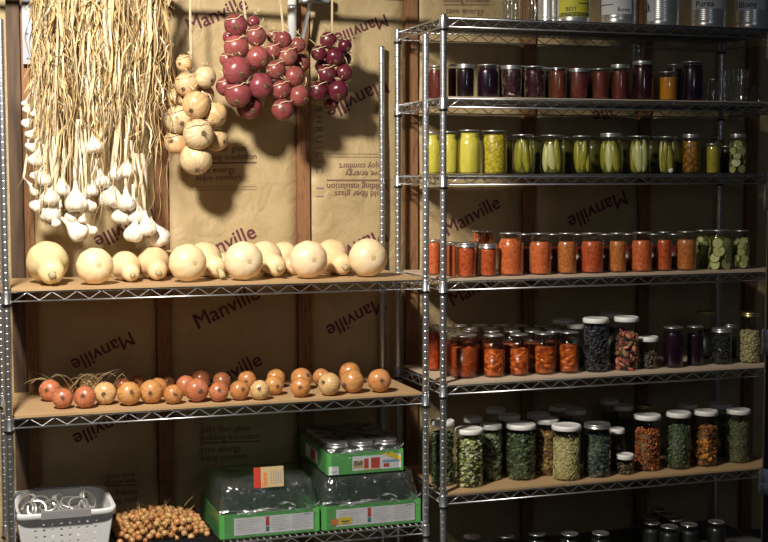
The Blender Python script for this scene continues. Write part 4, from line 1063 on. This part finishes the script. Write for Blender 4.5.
garlic('middle bunch of hanging garlic', G2([(305, 160, 42, .1), (470, 175, 36, -.2), (390, 245, 62, 0), (480, 268, 38, -.3), (430, 352, 22, .2), (360, 335, 38, .4), (405, 425, 60, -1.2), (500, 420, 26, -.9), (545, 110, 34, -.2)], (15, 165), 6.38)
       + [(82, 150, 6, 0), (95, 147, 7.5, -.2)], 84, .30, (38, 108), 330, (70, 150), 8)
garlic('right bunch of hanging garlic beside the yellow onions', G2([(80, 110, 42, -.2), (220, 38, 42, 0), (15, 160, 30, 0), (125, 205, 62, .1), (222, 235, 46, 0), (185, 315, 48, .2), (280, 308, 50, 0), (345, 385, 48, -.1), (260, 420, 50, .2), (412, 440, 60, -.4), (150, 60, 34, .1)], (90, 165), 6.02), 128, .30, (94, 168), 380, (70, 150), 9)

CUR[1] = 0
# ------------------------------------------------------------------ bottom left: tray of small onions
def bot(x, y): return at_z(x, y, ZBT+.004)
tx0, tx1 = at_y(112, 540, LY+.1).x, at_y(211, 540, LY+.1).x
ty0, ty1 = LY+.01, LY+.44
mb = MB(); cx, cy = (tx0+tx1)/2, (ty0+ty1)/2; wx, wy = tx1-tx0, ty1-ty0
mb.box((cx, cy, ZBT+.006), (wx, wy, .004))
for sx in (-1, 1): mb.box((cx+sx*(wx/2-.0015), cy, ZBT+.016), (.003, wy, .022))
for sy in (-1, 1): mb.box((cx, cy+sy*(wy/2-.0015), ZBT+.016), (wx, .003, .022))
tag(mb.build('tray', 'black_plastic'), 'shallow black tray under the heap of tiny onions', 'tray')
rng = random.Random(5); sm = []
r0 = .0135; zb = ZBT+.008
def heap(u, v): return .052*max(0, 1-abs(u)**2.4)*max(0, 1-abs(v+.05)**2.6)
for depth in (0, 1):
    for _ in range(9000):
        x = rng.uniform(tx0+.018, tx1-.018); y = rng.uniform(ty0+.018, ty1-.018); u = (x-cx)/(wx/2); v = (y-cy)/(wy/2)
        z = zb+r0+heap(u, v)-depth*r0*1.5+rng.uniform(-.004, .004)
        if z < zb+r0*.95:
            if depth: continue
            z = zb+r0
        if all((x-a)**2+(y-b)**2+(z-c)**2 > (1.86*r0)**2 for a, b, c, _, _ in sm): sm.append((x, y, z, u, v))
first = None
for (x, y, z, u, v) in sm:
    o = link('small_onion', ON[rng.randrange(3)]); r = r0*rng.uniform(.80, .98)
    o.matrix_world = M4((x, y, z), rrot(rng), r); o.color = (*jitter(rng, rng.choice([(.60, .33, .12), (.66, .40, .17), (.50, .22, .08), (.62, .30, .10)]), .12), 1)
    tag(o, 'tiny golden onion in the heap on the black tray at the bottom', 'onion', 'heap of tiny onions on the black tray')
mb = MB(); mb.usecol = True
for i in range(70):
    x, y, z, u, v = rng.choice([q for q in sm if abs(q[3]) < .6 and q[4] < .7]); p0 = Vector((x, y, z+r0*.6)); d = Vector((rng.uniform(-.05, .05), rng.uniform(-.03, .03), rng.uniform(.004, .05)))
    strand(mb, rng, p0, p0+d, .0016, .004, 3, (.50, .32, .12), 8)
tag(mb.build('dried_tops', 'straw'), 'dry papery tops sticking out of the tiny onion heap', 'dried tops', kind='stuff')

# ------------------------------------------------------------------ basket with jar rings
A, B = at_y(15.5, 514, LY+.03), at_y(115, 512, LY+.03)
bz1 = (A.z+B.z)/2+.004; bw = B.x-A.x; bd = .36; bx = (A.x+B.x)/2; by = LY+.03+bd/2; bz0 = ZBT+.0045; bh = bz1-bz0
bk = thing('basket', (bx, by, bz0), 'white perforated plastic basket full of metal jar rings', 'basket')
def bpt(side, u, v):
    """a point of the tapering wall: side 0..3, u along, v up"""
    k = .84+.13*v; hx, hy = bw/2*k, bd/2*k
    if side == 0: return Vector((-hx+2*hx*u, -hy, bh*v))
    if side == 1: return Vector((hx, -hy+2*hy*u, bh*v))
    if side == 2: return Vector((hx-2*hx*u, hy, bh*v))
    return Vector((-hx, hy-2*hy*u, bh*v))
mb = MB()
for s in range(4):
    L = bw if s % 2 == 0 else bd; nc = round(L*.85/.0135); nr = max(8, round(bh/.0115))
    if nc % 2 == 0: nc += 1
    for j in range(nr):
        for i in range(nc):
            hole = i % 2 == 1 and j % 2 == 1 and 1 < i < nc-2 and 0 < j < nr-2
            q = [bpt(s, i/nc, j/nr), bpt(s, (i+1)/nc, j/nr), bpt(s, (i+1)/nc, (j+1)/nr), bpt(s, i/nc, (j+1)/nr)]
            if not hole: mb.add(q, [(0, 1, 2, 3)], False)
            else:
                c = sum(q, Vector())/4; ring = []
                for k in range(8):
                    a = q[k//2] if k % 2 == 0 else (q[k//2]+q[(k//2+1) % 4])/2; ring.append(a)
                inn = [c+(q[0]-c).length*.56*((a-c).normalized()) for a in ring]
                mb.add(ring+inn, [(k, (k+1) % 8, 8+(k+1) % 8, 8+k) for k in range(8)], False)
c4 = [bpt(0, 0, 0), bpt(0, 1, 0), bpt(2, 0, 0), bpt(2, 1, 0)]; mb.add(c4, [(3, 2, 1, 0)], False)
o = mb.build('basket_body', 'basket_white', bk); md = o.modifiers.new('thickness', 'SOLIDIFY'); md.thickness = .0025; md.offset = 1
mb = MB(); rim = []; n = 64
def sq(t, e):
    a = 2*PI*t; c, s = math.cos(a), math.sin(a); p = .22
    return Vector((math.copysign(abs(c)**p, c)*(bw/2*.975+e), math.copysign(abs(s)**p, s)*(bd/2*.975+e), 0))
rows = [(-.001, .0), (.012, .001), (.0135, -.002), (.013, -.022), (.0105, -.022), (.010, -.004), (-.002, -.005)]
vs = []
for (e, z) in rows:
    for k in range(n):
        p = sq(k/n, e); lift = .010*max(0, 1-(p.x/(bw*.42))**2) if abs(p.y) > bd*.4 else 0
        vs.append(p+Vector((0, 0, bh+z+lift*0)))
mb.add(vs, [(i*n+k, i*n+(k+1) % n, (i+1)*n+(k+1) % n, (i+1)*n+k) for i in range(len(rows)-1) for k in range(n)])
mb.build('rim', 'basket_white', bk)
for sy in (-1, 1):
    mb = MB(); mb.box((.0, sy*(bd/2*.975+.0065), bh+.0025), (bw*.50, .020, .008)); mb.box((.0, sy*(bd/2*.975+.0155), bh-.008), (bw*.50, .003, .020))
    o = mb.build('handle', 'basket_grey', bk); o['label'] = 'grey grip on the rim'
rb = MB(); R = .0365; rb.lathe([(R*.80, .0172), (R*.965, .0178), (R, .0155), (R, .0105), (R*.975, .0095), (R, .0085), (R, .0035), (R*1.035, .0024), (R*1.035, 0), (R*.96, 0), (R*.955, .0145), (R*.80, .0160), (R*.80, .0172)], 30, closed=False)
RING = rb.mesh('jar_ring', 'tin'); rng = random.Random(9)
def ring(loc, d, lb='metal jar ring buried in the white basket', gp='jar rings in the basket'):
    o = link('jar_ring', RING); o.matrix_world = M4(loc, aim(d) @ Matrix.Rotation(rng.uniform(0, 6), 3, 'Z')); tag(o, lb, 'jar ring', gp); return o
zz = bz0+.004; iw, idp = bw*.84, bd*.84
gx = [bx+iw*(i-1.5)/4.3 for i in range(4)]; gy = [by+idp*(j-1)/3.2 for j in range(3)]
ztop = bz1-.050
lay = 0
while zz < ztop-.02:
    if zz > ztop-.039:
        for X in gx:
            for Y in gy: ring((X, Y, zz), (0, 0, 1), 'metal jar ring lying flat in the lower layers of the white basket')
    zz += .0182; lay += 1
mb = MB(); mb.box((bx, by, (bz0+ztop-.075)/2+.0), (iw*.9, idp*.9, max(.01, ztop-.085-bz0))); 
for (x, y, d, lb) in ((20, 510, (-.85, -.35, .3), 'jar ring standing against the left front corner of the basket'), (29, 502, (-.5, .1, .7), 'dark-mouthed jar ring at the back left of the basket'),
    (37, 507, (-.1, -.75, .55), 'largest looking jar ring, leaning to the front left of the basket'), (40, 499, (.15, -.5, .85), 'jar ring overlapping behind the leaning front one'),
    (58, 500, (.8, -.4, .5), 'tilted jar ring with a dark side in the middle of the basket'), (70, 503, (.1, -.35, .93), 'flattish jar ring right of the basket middle'),
    (78, 506, (.05, -.55, .83), 'front jar ring beside the right end of the grey grip'), (86, 496, (.75, -.5, .45), 'jar ring standing up against the right wall of the basket'),
    (26, 496, (-.6, -.4, .75), 'jar ring leaning on the back left wall of the basket'), (50, 506, (-.2, -.3, .9), 'low jar ring just behind the front grip')):
    Yq = LY+.05+bd*(514-y)/30*.72; p = at_y(x, y, Yq); p.x = min(max(p.x, bx-iw/2+.030), bx+iw/2-.036); p.y = min(max(p.y, by-idp/2+.035), by+idp/2-.036); p.z = min(p.z+.014, bz1+.002)
    ring(p-Vector((0, 0, .01)), d, lb)

# ------------------------------------------------------------------ shrink-wrapped flats of empty jars
def flat_case(label, FL, FR, z0, th, nx, ny, jr, jh, kind, lid, deco, depth=None, wraptop=0):
    X0, X1, Yf = FL.x, FR.x, FL.y; wd = X1-X0; dp = depth or wd*ny/nx; cx, cy = (X0+X1)/2, Yf+dp/2
    t = thing('jar_case', (cx, cy, z0), label, 'jar case')
    mb = MB(); g = .003
    mb.box((0, 0, g/2), (wd, dp, g))
    for s in (-1, 1): mb.box((s*(wd/2-g/2), 0, th/2), (g, dp, th)); mb.box((0, s*(dp/2-g/2), th/2), (wd-2*g, g, th))
    tr = mb.build('cardboard_tray', 'box_green', t); tr['label'] = 'green printed cardboard tray'
    deco(tr, wd, dp, th)
    prof, nk = jar_prof(kind, jr, jh)
    for j in range(ny):
        for i in range(nx):
            x = -wd/2+wd*(i+.5)/nx; y = -dp/2+dp*(j+.5)/ny
            o = link('jar', glass_mesh(kind, jr, jh, 'glass_empty'), t, (x*.985, y*.985, g)); 
            if not lid: o.rotation_euler.x = PI; o.location.z = g+jh
            if lid: link('lid', lid_mesh(kind, nk, jh, lid), o)
    # film: hugs tray, then draws in over the jars
    b = MB(); rr = random.Random(4); rows = [(1.004, .0), (1.004, th*.6), (1.005, th), (.97, th+(jh-th)*.45), (.93, jh*.90), (.90, jh+.006), (.6, jh+.004), (.0, jh+.005)]; n = 72; vs = []
    for k, z in rows:
        for q in range(n):
            a = 2*PI*q/n; c, s = math.cos(a), math.sin(a); p = .12 if z <= th else .2
            w = 1+(rr.uniform(-.012, .006) if th < z else 0)
            vs.append(Vector((math.copysign(abs(c)**p, c)*wd/2*k*w, math.copysign(abs(s)**p, s)*dp/2*k*w-(.0015 if s < 0 else 0), z+(rr.uniform(-.004, .003) if z > th else 0)+.0015)))
    b.add(vs, [(i*n+k, i*n+(k+1) % n, (i+1)*n+(k+1) % n, (i+1)*n+k) for i in range(len(rows)-1) for k in range(n)])
    q = MB()
    for s_ in range(9):
        x0 = rr.uniform(-.5, .35)*wd; L = rr.uniform(.10, .38)*wd; pts = []; sd = []; zz0 = th+rr.uniform(-.004, .028); ph = rr.uniform(0, 6)
        for k in range(12):
            u = k/11; pts.append((min(x0+L*u, wd/2), -dp/2-.004+.004*math.sin(ph+6*u), zz0+.010*math.sin(ph+4*u)+.03*(u-.5)*math.sin(ph))); sd.append(Vector((0, .003*math.sin(ph+5*u), .0028+.0022*math.sin(ph+9*u))))
        q.strip(pts, sd)
    q.build('film_fold', 'film_crease', t)
    f = b.build('plastic_film', 'shrink_wrap', t); f['label'] = 'clear wrinkled plastic film'
    return t
def panel(parent, name, x0, x1, z0, z1, y, mat, lines=None, label=None):
    b = MB(); b.add([(x0, y, z0), (x1, y, z0), (x1, y, z1), (x0, y, z1)], [(0, 1, 2, 3)], False)
    mats = [mat]
    for (a, bb, c, d, mm) in (lines or []):
        if mm not in mats: mats.append(mm)
        b.cur = mats.index(mm); w, h = x1-x0, z1-z0
        b.add([(x0+a*w, y-.0004, z0+c*h), (x0+bb*w, y-.0004, z0+c*h), (x0+bb*w, y-.0004, z0+d*h), (x0+a*w, y-.0004, z0+d*h)], [(0, 1, 2, 3)], False)
    o = b.build(name, mats, parent)
    if label: o['label'] = label
    return o, b, mats
plain('print_grey', (.30, .30, .33), .7)
def deco_label(sticker):
    def f(tr, wd, dp, th):
        y = -dp/2-.0006; rr = random.Random(6)
        ln = [(.395, .44, .42, .97, 'box_red'), (.395, .44, .10, .38, 'box_teal')]
        for c0, c1 in ((.03, .36), (.47, .70), (.73, .97)):
            for k in range(7): ln.append((c0, c0+(c1-c0)*rr.uniform(.6, 1), .86-k*.115, .875-k*.115, 'print_grey'))
        ln.append((.88, .97, .90, .96, 'box_blue'))
        panel(tr, 'printed_label', -wd*.36, wd*.44, th*.12, th*.83, y, 'paper_white', ln, 'white printed panel')
        if sticker:
            panel(tr, 'price_sticker', -wd*.41, -wd*.34, th*.20, th*.45, y-.001, 'box_orange', None, 'orange sticker')
            panel(tr, 'price_sticker', -wd*.335, -wd*.20, th*.20, th*.50, y-.001, 'box_yellow', [(.2, .8, .35, .5, 'ink_black'), (.3, .7, .15, .22, 'ink_black')], 'yellow price sticker')
    return f
def deco_picture(tr, wd, dp, th):
    y = -dp/2-.0006
    o, b, m = panel(tr, 'printed_panel', -wd*.18, wd*.47, th*.16, th*.80, y, 'paper_white', [(.24, .33, .12, .80, 'box_red'), (.38, .56, .10, .84, 'box_red'), (.64, .76, .12, .38, 'box_red'), (.62, .98, .44, .62, 'box_blue'), (.02, .22, .18, .70, 'card_tan'), (.22, .60, .02, .07, 'box_yellow')], 'white picture panel with red jars')
    bb = MB(); w = wd*.65
    text_into(bb, 'Ball', lambda u, v: (-wd*.18+w*(.04+.16*u), y-.001, th*(.16+.64*.38)+w*.16*v), 0, 1, .01)
    bb.build('lettering', 'ink_black', tr)
    a = MB(); a.add([(wd*.20, y-.0008, th*.86), (wd*.36, y-.0008, th*.90), (wd*.47, y-.0008, th*.62), (wd*.47, y-.0008, th*.48)], [(0, 1, 2, 3)], False); q = a.build('corner_band', 'box_yellow', tr); q['label'] = 'slanting yellow band'
    panel(tr, 'printed_panel', -wd*.49, -wd*.36, th*.05, th*.42, y, 'paper_white', [(.2, .8, .3, .4, 'box_blue')], 'white corner panel')
    s = MB(); x = -wd/2-.0006
    s.add([(x, -dp*.15, th*.2), (x, -dp*.15, th*.8), (x, dp*.30, th*.8), (x, dp*.30, th*.2)], [(0, 1, 2, 3)], False); s.cur = 1
    s.add([(x-.0004, -dp*.05, th*.25), (x-.0004, -dp*.05, th*.72), (x-.0004, dp*.12, th*.72), (x-.0004, dp*.12, th*.25)], [(0, 1, 2, 3)], False)
    s.build('side_panel', ['paper_white', 'box_red'], tr)
zc = ZBT+.0005
Yc = LY+.045
FL, FR = at_y(326, 539, Yc), at_y(420.5, 530, Yc); tz = at_y(321.5, 507, Yc).z
FL.x = at_y(322, 520, Yc).x; thc = tz-zc
FL2, FR2 = at_y(219.5, 512, Yc), at_y(319.3, 507, Yc)
jtop = at_y(370, 474, Yc+.05).z; jh = jtop-zc-.003
dpc = .36
w1 = FR.x-FL.x
flat_case('shrink-wrapped green case of large empty jars with a price sticker, at the bottom right', FL, FR, zc, thc, 3, 3, min(.053, w1/6.3), jh, 'wide', None, deco_label(True), dpc)
c2 = flat_case('shrink-wrapped green case of large empty jars beside the tiny onions', FL2, FR2, zc, thc, 3, 3, min(.053, w1/6.3), jh, 'wide', None, deco_label(False), dpc)
b = MB(); rotc = Matrix.Rotation(-.10, 3, 'X'); cc = at_y(268, 477, Yc+.004)-c2.location
def cq(x0, x1, z0, z1, e): return [cc+rotc @ Vector((x, e, z)) for x, z in ((x0, z0), (x1, z0), (x1, z1), (x0, z1))]
b.add(cq(-.052, .058, -.037, .037, 0), [(0, 1, 2, 3)], False); b.cur = 1; b.add(cq(-.052, -.027, -.037, .037, -.001), [(0, 1, 2, 3)], False)
b.cur = 2
text_into(b, 'Sure', lambda u, v: cc+rotc @ Vector((-.004-v*.05, -.001, -.032+u*.05)), 2, 1, .02)
b.cur = 3
for k in range(5): b.add(cq(.010+k*.009, .013+k*.009, -.025, .02+.003*(k % 3), -.001), [(0, 1, 2, 3)], False)
o = b.build('printed_card', ['card_tan', 'box_red', 'box_orange', 'print_grey'], c2); o['label'] = 'tan card with a red end, held against the film'
zt = zc+jh+.013
P1 = at_z(329, 478.5, zt); P1.y = min(max(P1.y, Yc+.02), Yc+.10)
TL, TR = at_y(328, 470, P1.y), at_y(403.2, 465, P1.y); tht = at_y(328, 454, P1.y).z-zt; w3 = TR.x-TL.x
flat_case('smaller green case of pint jars stacked on top of the right case', TL, TR, zt, max(.05, tht), 3, 4, w3/6.3, max(.07, at_y(360, 441, P1.y+.04).z-zt-.003), 'reg', 'band', deco_picture, min(w3*4/3, LY+.49-P1.y))

# ------------------------------------------------------------------ light
def lamp(name, loc, power, radius, col):
    l = bpy.data.lights.new(name, 'SPOT'); l.spot_size = math.radians(90); l.spot_blend = 1; l.energy = power; l.shadow_soft_size = radius; l.color = col
    o = bpy.data.objects.new(name, l); COL.objects.link(o); o.location = loc; o.rotation_euler = (Vector((-.9, .3, 1.2))-Vector(loc)).to_track_quat('-Z', 'Y').to_euler(); return o
lamp('bulb', (-1.85, -1.60, 2.98), 610, .13, (1, .92, .80))
l2 = bpy.data.lights.new('cool_fill', 'POINT'); l2.energy = 18; l2.shadow_soft_size = .25; l2.color = (.75, .86, 1)  # added cool fill with no seen source, lifts the near unit's collars
o2 = bpy.data.objects.new('cool_fill', l2); COL.objects.link(o2); o2.location = (-.1, -4.3, 2.2)
wd_ = bpy.data.worlds.new('dim_room'); scn.world = wd_; wd_.use_nodes = True
bg = wd_.node_tree.nodes['Background']; bg.inputs['Color'].default_value = (.55, .62, .75, 1); bg.inputs['Strength'].default_value = .026
scn.view_settings.view_transform = 'Standard'; scn.view_settings.look = 'None'; scn.view_settings.gamma = 1; scn.view_settings.use_curve_mapping = False
scn.view_settings.exposure = 0
scn.cycles.transparent_max_bounces = 24; scn.cycles.max_bounces = 8
